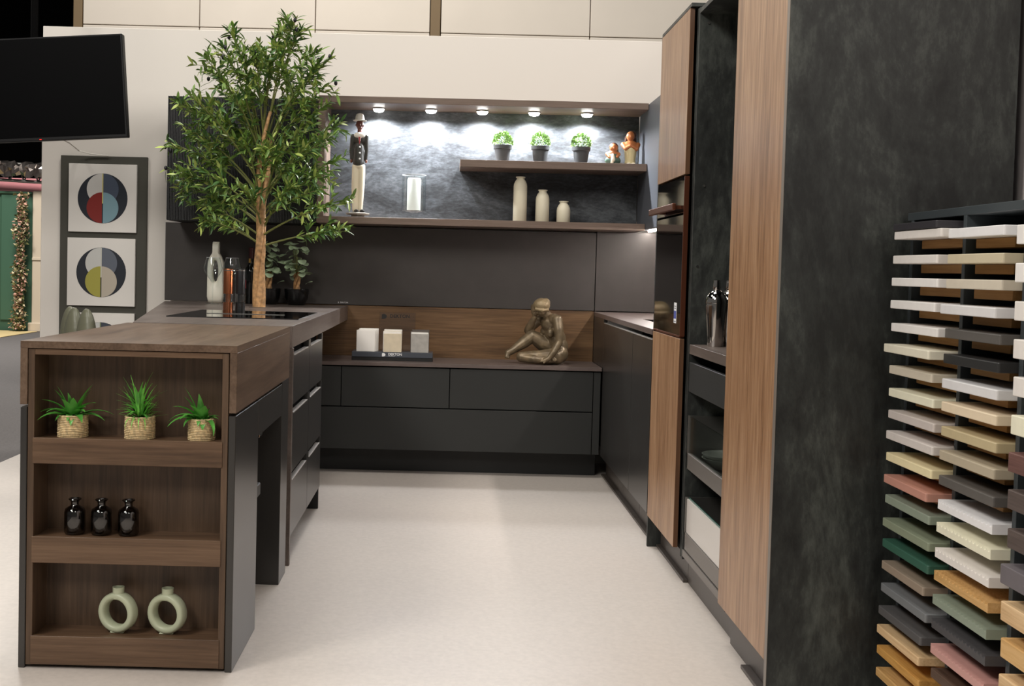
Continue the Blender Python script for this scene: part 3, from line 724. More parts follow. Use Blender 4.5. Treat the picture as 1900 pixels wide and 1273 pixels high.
c = Vector((-1.342, 6.70, ZT)); t = thing('bottle_vase', 'off-white bottle vase with pierced centre beside the wine glasses', 'vase', c)
bm = bmesh.new()
outer = [(-.048, .02), (-.046, .006), (-.036, 0), (.036, 0), (.046, .006), (.048, .02), (.048, .2), (.045, .24), (.034, .268), (.022, .287), (.019, .30), (.019, .352), (-.019, .352), (-.019, .30), (-.022, .287), (-.034, .268), (-.045, .24), (-.048, .2)]
hole = []
for k in range(20):
    th = 2 * PI * k / 20; hx, hz = math.cos(th), math.sin(th); hole.append((.0135 * hx, .185 + .062 * hz))
def pierced(outer, hole, c, th):
    """flat bodied vase with an oval opening: bridge between outline and hole, rounded by depth"""
    bm = bmesh.new(); N_ = 60
    def samp(poly, closed=True):
        L = []; tot = 0; n = len(poly)
        for i in range(n): a, b = Vector(poly[i]), Vector(poly[(i + 1) % n]); L.append((a, b, tot)); tot += (b - a).length
        return L, tot
    cen = Vector((0, .185)); ringsets = []
    def at_angle(poly, ang):
        d = Vector((math.cos(ang), math.sin(ang))); best = None
        n = len(poly)
        for i in range(n):
            a, b = Vector(poly[i]) - cen, Vector(poly[(i + 1) % n]) - cen
            den = d.x * (b.y - a.y) - d.y * (b.x - a.x)
            if abs(den) < 1e-9: continue
            tt = (a.x * (b.y - a.y) - a.y * (b.x - a.x)) / den; uu = (a.x * d.y - a.y * d.x) / den
            if tt > 0 and -1e-6 <= uu <= 1 + 1e-6: best = tt if best is None else max(best, tt)
        return cen + d * best
    angs = []
    for i in range(N_): angs.append(2 * PI * i / N_)
    angs += [math.atan2(p[1] - .185, p[0]) % (2 * PI) for p in outer[9:15]]
    angs = sorted(set(round(a, 4) for a in angs))
    sect = [(0, 0), (.12, .55), (.35, .92), (.6, 1), (.85, .85), (1, .35), (1, -.35), (.85, -.85), (.6, -1), (.35, -.92), (.12, -.55)]
    rings = []
    for a in angs:
        o, h = at_angle(outer, a), at_angle(hole, a)
        rings.append([bm.verts.new((c.x + (h + (o - h) * s).x, c.y + q * th, c.z + (h + (o - h) * s).y)) for s, q in sect])
    n = len(rings)
    for i in range(n):
        A, B = rings[i], rings[(i + 1) % n]
        for j in range(len(sect)): bm.faces.new((A[j], B[j], B[(j + 1) % len(sect)], A[(j + 1) % len(sect)]))
    return bm
part('body', pierced(outer, hole, c, .028), M['offwhite'], t, True, ang=60)
bm = bmesh.new(); lathe(bm, [(.019, .33), (.0195, .352), (.017, .354), (.015, .34), (.003, .338)], c, 24); part('mouth', bm, M['offwhite'], t, True)

def wineglass(x, y, lab):
    c = Vector((x, y, ZT)); t = thing('wine_glass', lab, 'glass', c, 'wine glasses')
    bm = bmesh.new(); lathe(bm, [(.038, 0), (.036, .002), (.008, .006), (.0035, .014), (.003, .10), (.004, .118)], c, 28); part('stem', bm, M['glass'], t, True)
    bm = bmesh.new(); lathe(bm, [(.004, .118), (.016, .135), (.038, .165), (.0515, .19), (.053, .205), (.046, .232), (.038, .262), (.0372, .262), (.0452, .232), (.052, .205), (.0505, .19), (.037, .166), (.015, .137), (.002, .122)], c, 36); part('bowl', bm, M['glass'], t, True)
    bm = bmesh.new(); lathe(bm, [(.0370, .2615), (.0382, .2615), (.0382, .2628), (.0370, .2628), (.0370, .2615)], c, 36, cap=False); part('rim', bm, plain('glass_rim_sheen', (226, 228, 230), .1), t, True)  # pale ring paints the highlight on the glass edge
wineglass(-1.326, 6.54, 'clear wine glass in front of the white bottle vase')
wineglass(-1.228, 6.60, 'clear wine glass half hidden behind the pepper mills')

c = Vector((-1.138, 6.70, ZT)); t = thing('wine_bottle', 'dark red-wine bottle with red capsule behind the olive trunk', 'bottle', c)
bm = bmesh.new(); lathe(bm, [(.034, 0), (.037, .004), (.037, .18), (.034, .2), (.02, .225), (.0145, .24), (.0145, .28)], c, 28); part('body', bm, plain('bottle_black', (8, 9, 8), .08), t, True)
bm = bmesh.new(); lathe(bm, [(.0148, .262), (.015, .30), (.0155, .315), (.0155, .325), (.012, .327)], c, 24); part('capsule', bm, plain('capsule_red', (70, 18, 20), .35), t, True)
def arc_strip(c, r, a0, a1, z0, z1, n=10):
    bm = bmesh.new(); A, B = [], []
    for i in range(n + 1):
        a = a0 + (a1 - a0) * i / n; A.append(bm.verts.new((c.x + r * math.cos(a), c.y + r * math.sin(a), c.z + z0))); B.append(bm.verts.new((c.x + r * math.cos(a), c.y + r * math.sin(a), c.z + z1)))
    for i in range(n): bm.faces.new((A[i], A[i + 1], B[i + 1], B[i]))
    return bm
part('neck_label', arc_strip(c, .0153, -2.7, -1.6, .235, .262), plain('label_gold', (200, 160, 80), .5), t, True)
part('label', arc_strip(c, .0373, -3.0, -2.2, .09, .14), plain('label_red', (140, 34, 44), .5), t, True)

def round_plant(x, y, lab, seed, topx=0):
    r = random.Random(seed); c = Vector((x, y, ZT)); t = thing('potted_plant', lab, 'plant', c, 'round-leaf plants by the wall')
    bm = bmesh.new(); lathe(bm, [(.046, 0), (.05, .003), (.066, .04), (.071, .085), (.071, .093), (.066, .093), (.064, .08), (.02, .078)], c, 32); part('pot', bm, M['blackpot'], t, True, ang=50)
    for k in range(3):
        bm = bmesh.new(); a = k * 2.1
        part('stem', tube(bm, [c + Vector((.012 * math.cos(a + i * .6), .012 * math.sin(a + i * .6), .078 + i * .018)) for i in range(7)], .009, 8), M['bark'], t, True)
    lm = bpy.data.meshes.new('round_leaf'); b = bmesh.new(); cen = b.verts.new((.02, 0, .003)); rim = []
    for i in range(14):
        a = 2 * PI * i / 14; rim.append(b.verts.new((.02 + .021 * math.cos(a), .018 * math.sin(a), -.003 * math.cos(2 * a))))
    for i in range(14): b.faces.new((cen, rim[i], rim[(i + 1) % 14]))
    b.to_mesh(lm); b.free(); lm.materials.append(M['round'])
    for p in lm.polygons: p.use_smooth = True
    for i in range(44):
        az = r.uniform(0, 2 * PI); zz = r.uniform(.17, .37); rad = (.055 if zz < .3 else .04) * r.uniform(.35, 1.0)
        if abs(y - YW) < .2 and math.sin(az) > .3: rad *= .6
        p = c + Vector((rad * math.cos(az) * 1.15 + topx * (zz - .17), rad * math.sin(az) * .8, zz))
        put('leaf', lm, frame_mat(p, (math.cos(az), math.sin(az) - .4, r.uniform(-.9, .1)), r.uniform(-.5, .5), r.uniform(1.0, 1.45)), t)
        if i % 4 == 0:
            bm = bmesh.new(); part('stalk', tube(bm, [c + Vector((0, 0, .17)), (c + p) / 2 + Vector((0, 0, .1)), p], .0016, 5), M['twig'], t)
    put('leaf', lm, frame_mat(c + Vector((.055, -.03, .125)), (.8, -.3, .3), .2, 1.1), t)
round_plant(-.872, 6.70, 'round-leaf plant in a black pot by the splashback, fully visible', 3)
round_plant(-1.035, 6.70, 'round-leaf plant in a black pot hidden behind the olive trunk', 4, -.1)

# ------------------------------------------------------------------ sample display on the sideboard
ZL = .625
t = thing('sample_display', 'black sample display stand with white lettering and clear acrylic sign', 'display', (-.3, 6.56, ZL))
box('base', t, M['inkb'], -.53, -.073, 6.505, 6.64, ZL, ZL + .019, .001)
box('tray', t, plain('tray_slate', (72, 76, 84), .3), -.529, -.074, 6.503, 6.642, ZL + .0195, ZL + .049, .0015)
text('lettering', 'DEKTON', .019, (-.285, 6.5026, ZL + .037), M['ink'], t, bold=.0004)
text('lettering', 'ULTRACOMPACT', .005, (-.305, 6.5026, ZL + .0265), M['ink'], t)
def logo(x, z, s, y, mat, parent):
    P = [(x - s, z - s), (x - .35 * s, z - s), (x + .3 * s, z - .9 * s), (x + .95 * s, z - .35 * s), (x + .95 * s, z + .35 * s), (x + .3 * s, z + .9 * s), (x - .35 * s, z + s), (x - s, z + .8 * s)]
    part('logo', prism(P, 'y', y, y + .0006), mat, parent)
logo(-.349, ZL + .034, .010, 6.5022, M['ink'], t)
s = box('acrylic_sign', t, M['acrylic'], -.384, -.178, 6.625, 6.63, ZL + .049, .894, .001, label='clear acrylic sign with black lettering')
text('lettering', 'DEKTON', .027, (-.268, 6.6243, .872), M['inkb'], s, bold=.0006, spacing=1.05)
logo(-.357, .870, .0145, 6.6243, M['inkb'], s)
def sample(x0, x1, mats, lab, top):
    t = thing('sample_stack', lab, 'sample', ((x0 + x1) / 2, 6.55, ZL + .049), 'stone samples on the display')
    for k, (m, w, dz, y) in enumerate(mats):
        b = box('sample_tile', t, m, x0 + w, x1 + w, y, y + .0115, ZL + .049, top + dz, .0015)
    return t
wh = plain('sample_white', (240, 236, 230), .5); be = plain('sample_beige', (216, 202, 176), .5, var=.03, vscale=30); gr = plain('sample_grey', (168, 164, 158), .5, var=.06, vscale=30); dk = plain('sample_dark', (92, 84, 78), .5)
sample(-.505, -.400, ((wh, 0, 0, 6.512), (wh, .006, .001, 6.526), (wh, .012, .007, 6.54), (wh, .017, .008, 6.554)), 'stack of white stone samples on the left of the display', .795)
sample(-.356, -.254, ((be, .004, -.012, 6.512), (wh, 0, 0, 6.526), (be, 0, .002, 6.54), (wh, .004, .01, 6.554)), 'stack of beige stone samples in the middle of the display', .790)
sample(-.198, -.1, ((gr, .002, -.008, 6.512), (wh, 0, 0, 6.526), (dk, -.004, .006, 6.54), (dk, .004, .014, 6.556)), 'stack of grey stone samples on the right of the display', .788)

# ------------------------------------------------------------------ seated bronze sculpture
SX, SY, K = .531, 6.585, 3.617e-4 * .985
def sp(zx, zy, d=0.): return (SX + (zx - 735) * K, SY + d, ZL + (1143 - zy) * K)
it = [
 ('e', sp(742, 222, -.03), (.042, .044, .040)), ('e', sp(740, 300, -.048), (.034, .036, .034)), ('c', sp(745, 335, -.064), .021, sp(752, 372, -.06), .015),
 ('c', sp(742, 305, -.084), .0065, sp(742, 325, -.089), .007), ('c', sp(725, 352, -.08), .006, sp(762, 352, -.08), .006),
 ('c', sp(800, 330, -.01), .025, sp(870, 430, .005), .031),
 ('c', sp(965, 450, -.035), .034, sp(770, 470, .045), .030),
 ('e', sp(905, 510, .0), (.056, .050, .056)), ('e', sp(965, 640, .005), (.056, .052, .062)), ('e', sp(1015, 770, .008), (.053, .053, .062)),
 ('e', sp(1050, 890, .01), (.054, .064, .060)), ('e', sp(1060, 1000, -.028), (.049, .050, .050)), ('e', sp(1060, 1000, .045), (.046, .046, .048)),
 ('e', sp(895, 665, -.048), (.019, .021, .026)), ('e', sp(800, 640, .012), (.018, .020, .022)),
 ('c', sp(1000, 455, -.062), .030, sp(1020, 600, -.080), .027), ('c', sp(1020, 600, -.080), .027, sp(1035, 780, -.09), .021), ('c', sp(1035, 790, -.09), .021, sp(950, 950, -.102), .020), ('c', sp(950, 950, -.102), .020, sp(860, 1060, -.108), .013),
 ('c', sp(860, 1060, -.108), .015, sp(810, 1090, -.11), .013), ('c', sp(800, 1080, -.113), .007, sp(757, 1105, -.115), .005), ('c', sp(805, 1095, -.106), .007, sp(760, 1120, -.104), .005), ('c', sp(820, 1095, -.115), .006, sp(790, 1128, -.12), .005),
 ('c', sp(730, 475, .045), .028, sp(560, 640, .03), .022), ('c', sp(550, 640, .03), .021, sp(595, 540, .005), .021), ('c', sp(595, 540, .005), .021, sp(650, 415, -.03), .014),
 ('c', sp(650, 405, -.03), .014, sp(615, 320, -.037), .013), ('c', sp(606, 320, -.044), .007, sp(603, 225, -.049), .006), ('c', sp(620, 310, -.05), .007, sp(626, 212, -.056), .006), ('c', sp(598, 320, -.032), .007, sp(592, 240, -.034), .006), ('c', sp(650, 375, -.05), .007, sp(668, 330, -.066), .006),
 ('c', sp(1010, 930, .035), .056, sp(800, 830, .03), .049), ('c', sp(800, 830, .03), .049, sp(630, 735, .02), .035), ('c', sp(625, 735, .02), .034, sp(500, 830, .012), .034), ('c', sp(500, 830, .012), .034, sp(300, 975, 0), .020),
 ('c', sp(300, 975, 0), .020, sp(240, 1005, -.006), .019), ('c', sp(250, 1000, -.006), .018, sp(212, 1065, -.02), .010), ('c', sp(228, 1030, -.012), .014, sp(243, 1075, -.02), .009),
 ('c', sp(1010, 1030, -.04), .048, sp(700, 1050, -.055), .038), ('c', sp(700, 1050, -.055), .038, sp(450, 1055, -.045), .030), ('c', sp(450, 1060, -.045), .028, sp(640, 1080, -.085), .024), ('c', sp(640, 1080, -.085), .024, sp(880, 1105, -.075), .015), ('c', sp(880, 1100, -.078), .015, sp(965, 1095, -.09), .012), ('c', sp(950, 1085, -.095), .011, sp(978, 1082, -.098), .009),
]
me = blob(it, .0034, 2)
me.transform(Matrix.Translation((0, 0, ZL - min(v.co.z for v in me.vertices))))
o = part('seated_sculpture', me, M['bronze'], None)
setp(o, 'bronze sculpture of a seated nude resting its head on one hand, on the low sideboard', 'sculpture')
for p in o.data.polygons: p.use_smooth = True
# hair cap as a child
me = blob([('e', sp(744, 208, -.046), (.049, .050, .040)), ('e', sp(815, 170, -.012), (.027, .032, .028)), ('c', sp(655, 268, -.075), .010, sp(750, 285, -.092), .009), ('c', sp(750, 285, -.092), .009, sp(838, 275, -.07), .010)], .0034, 2)
hb = part('hair', me, plain('bronze_hair', (140, 122, 92), .45, .3, bump=.8, bscale=160), o)

# ------------------------------------------------------------------ things in the niche
ZB, ZF = 1.43, 1.765
c = Vector((-.522, 6.62, ZB)); t = thing('man_figurine', 'tall slim carved man in white hat, dark jacket and cream trousers in the niche', 'figurine', c)
def q(dx, z, dy=0): return (c.x + dx, c.y + dy, z)
bm = bmesh.new(); lathe(bm, [(.062, .016), (.067, .02), (.067, .026), (.06, .028)], c, 8); lathe(bm, [(.04, 0), (.036, .016)], c, 8); part('base', bm, plain('base_grey', (150, 146, 138), .6), t)
pm = plain('trousers_cream', (226, 214, 190), .5); jm = plain('jacket_dark', (52, 50, 46), .45)
part('trousers', blob([('c', q(-.017, 1.475), .016, q(-.02, 1.60), .019), ('c', q(-.02, 1.6), .019, q(-.017, 1.715), .022), ('c', q(.013, 1.475), .014, q(.017, 1.60), .018), ('c', q(.017, 1.6), .018, q(.016, 1.715), .022), ('e', q(0, 1.722), (.038, .026, .02))], .003, 2), pm, t)
for dx in (-.015, .02): part('shoe', blob([('c', q(dx, 1.468, 0), .011, q(dx + .012, 1.466, -.03), .010)], .003, 2), M['inkb'], t)
part('jacket', blob([('c', q(-.002, 1.745), .034, q(0, 1.83), .03), ('e', q(0, 1.80), (.037, .026, .055)), ('e', q(.002, 1.875), (.038, .024, .036)), ('c', q(-.036, 1.89), .015, q(-.046, 1.81), .010), ('c', q(-.046, 1.81), .010, q(-.042, 1.765), .009), ('c', q(.040, 1.89), .014, q(.044, 1.81), .010), ('c', q(.044, 1.81), .010, q(.040, 1.765), .009)], .003, 2), jm, t)
part('collar', blob([('e', q(.002, 1.895, -.006), (.034, .023, .02)), ('c', q(.003, 1.90, -.018), .010, q(.003, 1.865, -.024), .006)], .003, 2), plain('collar_white', (222, 216, 206), .5), t)
part('tie', prism([(c.x - .003, 1.885), (c.x + .009, 1.885), (c.x + .006, 1.845), (c.x + .002, 1.845)], 'y', c.y - .037, c.y - .026), plain('tie_red', (150, 60, 60), .5), t)
for z in (1.828, 1.795, 1.762):
    bm = bmesh.new(); sphere(bm, q(.006, z, -.033), .0055, 12, 8); part('button', bm, M['ink'], t, True)
for dx in (-.043, .041):
    bm = bmesh.new(); sphere(bm, q(dx, 1.752), (.007, .008, .012), 12, 8); part('hand', bm, plain('skin_brown', (110, 62, 44), .5), t, True)
part('head', blob([('c', q(.0, 1.91), .012, q(.0, 1.935), .013), ('e', q(.001, 1.958), (.021, .022, .03)), ('c', q(.003, 1.962, -.022), .004, q(.004, 1.952, -.024), .004), ('e', q(.003, 1.938, -.014), (.012, .010, .010)), ('e', q(-.02, 1.955), (.004, .006, .008)), ('e', q(.022, 1.955), (.004, .006, .008))], .0022, 2), plain('face_brown', (86, 44, 34), .45), t)
bm = bmesh.new(); lathe(bm, [(.036, .548), (.039, .552), (.026, .556), (.024, .575), (.018, .588), (.006, .592)], c, 24); part('hat', bm, plain('hat_white', (214, 210, 200), .5), t, True)

c = Vector((-.205, 6.65, ZB)); t = thing('candle_holder', 'white pillar candle in a clear glass cylinder on a short foot', 'candle', c)
bm = bmesh.new(); lathe(bm, [(.034, 0), (.034, .003), (.012, .01), (.011, .034), (.03, .041), (.067, .046), (.069, .05), (.01, .05)], c, 36); part('foot', bm, M['glass'], t, True)
bm = bmesh.new(); lathe(bm, [(.0665, .05), (.069, .05), (.069, .252), (.0665, .252), (.0665, .051)], c, 40, cap=False); part('glass_cylinder', bm, M['glass'], t, True)
bm = bmesh.new(); lathe(bm, [(.068, .2505), (.0698, .2505), (.0698, .2535), (.068, .2535), (.068, .2505)], c, 40, cap=False); part('glass_rim', bm, plain('rim_glint', (220, 222, 224), .2), t, True)  # pale ring stands in for lamp reflections on the glass edge
bm = bmesh.new(); lathe(bm, [(.039, .0505), (.039, .225), (.034, .236), (.01, .238)], c, 32); k = part('candle', bm, M['candle'], t, True)
bm = bmesh.new(); part('wick', tube(bm, [c + Vector((0, 0, .236)), c + Vector((.001, 0, .248))], .0012, 6), M['inkb'], k)

for x, h, lab in ((.402, .255, 'tallest of three cream ceramic bottles in the niche'), (.53, .184, 'middle-height cream ceramic bottle in the niche'), (.651, .123, 'shortest of three cream ceramic bottles in the niche')):
    bm = bmesh.new(); lathe(bm, [(.036, 0), (.039, .004), (.039, h - .055), (.037, h - .04), (.03, h - .024), (.0225, h - .015), (.0215, h - .009), (.027, h - .004), (.027, h), (.019, h), (.017, h - .02), (.004, h - .022)], (x, 6.62, ZB), 36)
    setp(part('ceramic_bottle', bm, M['cream'], None, True, ang=50), lab, 'bottle', 'cream bottles in the niche')

rp = random.Random(9)
for x, lab in ((.296, 'leftmost clipped green plant in a grey pot on the floating shelf'), (.512, 'middle clipped green plant in a grey pot on the floating shelf'), (.746, 'rightmost clipped green plant in a grey pot on the floating shelf')):
    c = Vector((x, 6.66, ZF)); t = thing('potted_plant', lab, 'plant', c, 'small plants on the floating shelf')
    bm = bmesh.new(); lathe(bm, [(.036, 0), (.046, .078), (.0525, .079), (.054, .1), (.049, .1), (.047, .085), (.01, .084)], c, 28); part('pot', bm, M['greypot'], t, True, ang=40)
    vs, fs = [], []
    for k in range(620):
        th = rp.uniform(0, 2 * PI); ph = math.acos(rp.uniform(-.1, 1)); R = rp.uniform(.72, 1.0)
        d = Vector((math.sin(ph) * math.cos(th), math.sin(ph) * math.sin(th), math.cos(ph)))
        p = c + Vector((0, 0, .113)) + Vector((d.x * .056, d.y * .056, d.z * .066)) * R
        m4 = frame_mat(p, (d + Vector((rp.gauss(0, .6), rp.gauss(0, .6), rp.gauss(0, .6)))), rp.uniform(-1.5, 1.5), 1); b = len(vs)
        for v in ((0, 0, 0), (.006, -.0042, .001), (.0125, 0, 0), (.006, .0042, .001)): vs.append(m4 @ Vector(v))
        fs += [(b, b + 1, b + 2), (b, b + 2, b + 3)]
    me = bpy.data.meshes.new('foliage'); me.from_pydata(vs, [], fs); setp(part('foliage', me, M['moss'], t), kind='stuff')

clay = plain('clay_skin', (170, 104, 60), .4); hairm = plain('clay_hair', (62, 36, 26), .4); dress = plain('clay_dress', (196, 182, 138), .5); gdress = plain('clay_green', (70, 96, 84), .45); scarf = plain('clay_scarf', (232, 222, 200), .4)
c = Vector((.928, 6.655, ZF)); t = thing('clay_figurine', 'small kneeling clay woman in a green dress on the floating shelf', 'figurine', c)
part('dress', blob([('e', q(0, ZF + .028), (.046, .04, .03)), ('e', q(0, ZF + .052), (.035, .03, .025))], .003, 3), gdress, t)
part('body', blob([('e', q(0, ZF + .068), (.032, .026, .02)), ('c', q(-.034, ZF + .066), .011, q(-.022, ZF + .044, -.026), .009), ('c', q(.034, ZF + .066), .011, q(.02, ZF + .048, -.026), .009), ('e', q(.002, ZF + .1, -.005), (.023, .024, .025)), ('c', q(.002, ZF + .1, -.028), .003, q(.002, ZF + .095, -.03), .004)], .003, 3), clay, t)
part('hair', blob([('e', q(.004, ZF + .107, .006), (.027, .025, .025)), ('e', q(.014, ZF + .08, .018), (.022, .016, .035))], .003, 3), hairm, t)
part('scarf', blob([('c', q(-.006, ZF + .058, -.034), .009, q(-.004, ZF + .03, -.042), .013), ('c', q(-.004, ZF + .03, -.04), .013, q(-.012, ZF + .01, -.042), .007)], .003, 2), scarf, t)
c = Vector((1.028, 6.66, ZF)); t = thing('clay_figurine', 'taller standing clay woman in a cream skirt on the floating shelf', 'figurine', c)
part('dress', blob([('c', q(0, ZF + .03), .03, q(0, ZF + .09), .036), ('e', q(0, ZF + .02), (.032, .03, .02))], .003, 3), dress, t)
part('body', blob([('e', q(0, ZF + .118), (.042, .03, .028)), ('c', q(-.042, ZF + .122), .015, q(-.03, ZF + .098, -.022), .013), ('c', q(-.03, ZF + .098, -.022), .013, q(-.005, ZF + .112, -.034), .008), ('c', q(.042, ZF + .122), .015, q(.03, ZF + .096, -.022), .013), ('c', q(.03, ZF + .096, -.022), .013, q(.004, ZF + .11, -.034), .008), ('c', q(0, ZF + .14), .012, q(0, ZF + .15), .012), ('e', q(-.003, ZF + .17, -.006), (.024, .026, .028)), ('c', q(-.004, ZF + .17, -.031), .003, q(-.004, ZF + .164, -.033), .004)], .003, 3), clay, t)
part('hair', blob([('e', q(.006, ZF + .177, .006), (.028, .027, .025)), ('c', q(.02, ZF + .165, .014), .015, q(.028, ZF + .11, .022), .012), ('c', q(-.02, ZF + .165, .014), .012, q(-.026, ZF + .12, .02), .008)], .003, 3), hairm, t)
part('feet', blob([('e', q(-.012, ZF + .009, -.03), (.014, .018, .009)), ('e', q(.014, ZF + .009, -.03), (.014, .018, .009))], .003, 2), scarf, t)

# ------------------------------------------------------------------ sample rack on the right
XF, XBK = 1.184, 1.48
t = thing('sample_rack', 'graphite rack full of coloured sample boards at the right edge', 'rack', (1.3, 2.4, 0))
box('top_board', t, M['rackframe'], XF, XBK, 1.70, 2.996, 1.305, 1.325, .001)
for y in (2.966, 2.664, 2.378, 2.02): box('divider', t, M['rackframe'], XF, XBK, y - .008, y + .008, .02, 1.305, .001)
box('back_panel', t, M['rackback'], XBK - .012, XBK, 1.70, 2.974, .02, 1.305, 0)
box('plinth', t, M['rackframe'], XF + .02, XBK, 1.70, 2.974, 0, .02, 0)
PAINT = {}
def paint(cn, c):
    if cn not in PAINT: PAINT[cn] = plain('board_' + cn.replace(' ', '_'), c, .45, var=.015, vscale=40)
    return PAINT[cn]
OAK = {'light oak': ((190, 154, 110), (214, 180, 136), (228, 198, 156)), 'honey oak': ((160, 108, 48), (196, 146, 76), (212, 166, 98)), 'natural oak': ((176, 134, 78), (206, 164, 106), (222, 184, 130)), 'walnut': ((66, 48, 38), (88, 68, 56), (106, 84, 70)), 'red-brown ash': ((84, 56, 52), (106, 74, 68), (122, 90, 82)), 'dark brown ash': ((66, 56, 52), (84, 72, 68), (98, 86, 80))}
for k in OAK: PAINT[k] = wood('board_' + k.replace(' ', '_'), *OAK[k], 'y', .5, 1.6)
COLS = {'white': (236, 232, 228), 'off-white': (228, 222, 216), 'cool white': (232, 230, 230), 'black': (52, 50, 54), 'cream': (226, 220, 200), 'ivory': (232, 228, 204), 'beige': (200, 188, 160), 'sand': (206, 196, 178), 'pale greige': (212, 204, 198), 'greige': (200, 190, 184), 'cream yellow': (232, 218, 176), 'dusty pink': (192, 140, 124), 'sage green': (138, 148, 132), 'olive green': (134, 142, 120), 'dark green': (52, 92, 76), 'taupe': (150, 134, 118), 'steel grey': (118, 120, 122), 'dark grey': (88, 86, 86), 'dove grey': (218, 216, 216), 'graphite': (92, 88, 84), 'charcoal': (40, 40, 40), 'peach beige': (224, 206, 178), 'khaki': (188, 172, 136), 'mushroom': (178, 166, 144), 'dusky rose': (200, 152, 144), 'slate': (74, 72, 74), 'plum grey': (104, 98, 102)}
ORD = ['topmost', 'second', 'third', 'fourth', 'fifth', 'sixth', 'seventh', 'eighth', 'ninth', 'tenth', 'eleventh', 'twelfth', 'thirteenth', 'fourteenth', 'fifteenth', 'sixteenth', 'seventeenth', 'eighteenth', 'nineteenth', 'twentieth', 'twenty-first', 'twenty-second']
C1 = [(1.133, 1.294, 'black'), (1.133, 1.275, 'off-white'), (1.135, 1.214, 'off-white'), (1.133, 1.158, 'white'), (1.132, 1.101, 'white'), (1.136, 1.043, 'white'), (1.119, .990, 'cream'), (1.136, .935, 'sand'), (1.138, .877, 'ivory'), (1.137, .821, 'greige'), (1.132, .768, 'pale greige'), (1.136, .712, 'cream yellow'), (1.132, .655, 'dusty pink'), (1.138, .603, 'sage green'), (1.133, .543, 'olive green'), (1.135, .489, 'dark green'), (1.136, .432, 'taupe'), (1.137, .374, 'steel grey'), (1.134, .315, 'dark grey'), (1.131, .266, 'light oak'), (1.133, .212, 'honey oak'), (1.131, .154, 'natural oak')]
C2 = [(1.141, 1.272, 'cool white', 0), (1.141, 1.214, 'beige', 0), (1.14, 1.158, 'sand', 0), (1.129, 1.1, 'dove grey', 0), (1.142, 1.045, 'graphite', 0), (1.141, .987, 'charcoal', 0), (1.14, .93, 'dove grey', 0), (1.141, .877, 'peach beige', 0), (1.143, .82, 'khaki', 0), (1.141, .765, 'mushroom', 0), (1.142, .707, 'graphite', 0), (1.144, .65, 'cool white', 1), (1.143, .597, 'ivory', 1), (1.142, .538, 'off-white', 1), (1.142, .485, 'natural oak', 1), (1.141, .429, 'sage green', 1), (1.141, .373, 'slate', 1), (1.141, .314, 'dusky rose', 1), (1.142, .257, 'walnut', 0)]
C3 = [(1.146, 1.27, 'white'), (1.146, 1.193, 'white'), (1.148, 1.116, 'off-white'), (1.149, 1.039, 'off-white'), (1.152, .963, 'off-white'), (1.151, .885, 'ivory'), (1.149, .809, 'red-brown ash'), (1.151, .733, 'dark brown ash'), (1.154, .653, 'dark brown ash'), (1.143, .58, 'plum grey'), (1.147, .503, 'light oak'), (1.15, .427, 'natural oak'), (1.149, .352, 'light oak')]
rb = random.Random(2)
def board(x, y0, y1, z1, th, cn, lab, grp, rib=False, rnd=.005):
    m = PAINT[cn] if cn in OAK else paint(cn, COLS[cn])
    if not rib:
        bm = bx(bmesh.new(), x, 1.465, y0, y1, z1 - th, z1)
        ve = [e for e in bm.edges if abs(e.verts[0].co.z - e.verts[1].co.z) > th * .5 and e.verts[0].co.x < 1.3]
        bmesh.ops.bevel(bm, geom=ve, offset=rnd, segments=3, affect='EDGES', profile=.5)
        te = [e for e in bm.edges if abs(e.verts[0].co.z - e.verts[1].co.z) < 1e-6 and min(e.verts[0].co.x, e.verts[1].co.x) < 1.3 and len(e.link_faces) == 2 and abs(e.calc_face_angle(0)) > .8]
        bmesh.ops.bevel(bm, geom=te, offset=.0018, segments=2, affect='EDGES', profile=.5)
    else:
        P = [(y0, z1 - th), (y1, z1 - th)]; n = 15
        for i in range(n * 4 + 1):
            P.append((y1 + (y0 - y1) * i / (n * 4), z1 - .0075 * abs(math.sin(PI * i / 4)) ** .8))
        bm = prism(P, 'x', x, 1.465)
    setp(part('sample_board', bm, m), lab, 'board', grp)
for i, (x, z, cn) in enumerate(C1):
    th = .0175 if i == 0 else .0205
    lab = cn + ' sample board, ' + ORD[i] + ' in the far column of the rack'
    board(x - rb.uniform(0, .004), 2.672 + rb.uniform(-.004, .02), 2.952, z, th, cn, lab, 'rack boards, far column')
    if 0 < i: box('support_block', t, M['ply'], XF + .012, XBK - .02, 2.70, 2.93, z - th - .022, z - th - .0005, .001)
for i, (x, z, cn, rib) in enumerate(C2):
    lab = ('ribbed ' if rib else '') + cn + ' sample board, ' + ORD[i] + ' in the middle column of the rack'
    board(x, 2.386 - (.02 if i % 3 == 1 else 0) * 0, 2.652, z, .0215, cn, lab, 'rack boards, middle column', rib)
    if i < 11: box('support_block', t, M['ply'], XF + .012, XBK - .02, 2.45, 2.63, z - .0215 - .022, z - .022, .001)
for i, (x, z, cn) in enumerate(C3):
    board(x, 2.035, 2.345, z, .039, cn, 'thick ' + cn + ' sample board, ' + ORD[i] + ' in the near column of the rack', 'rack boards, near column', rnd=.006)

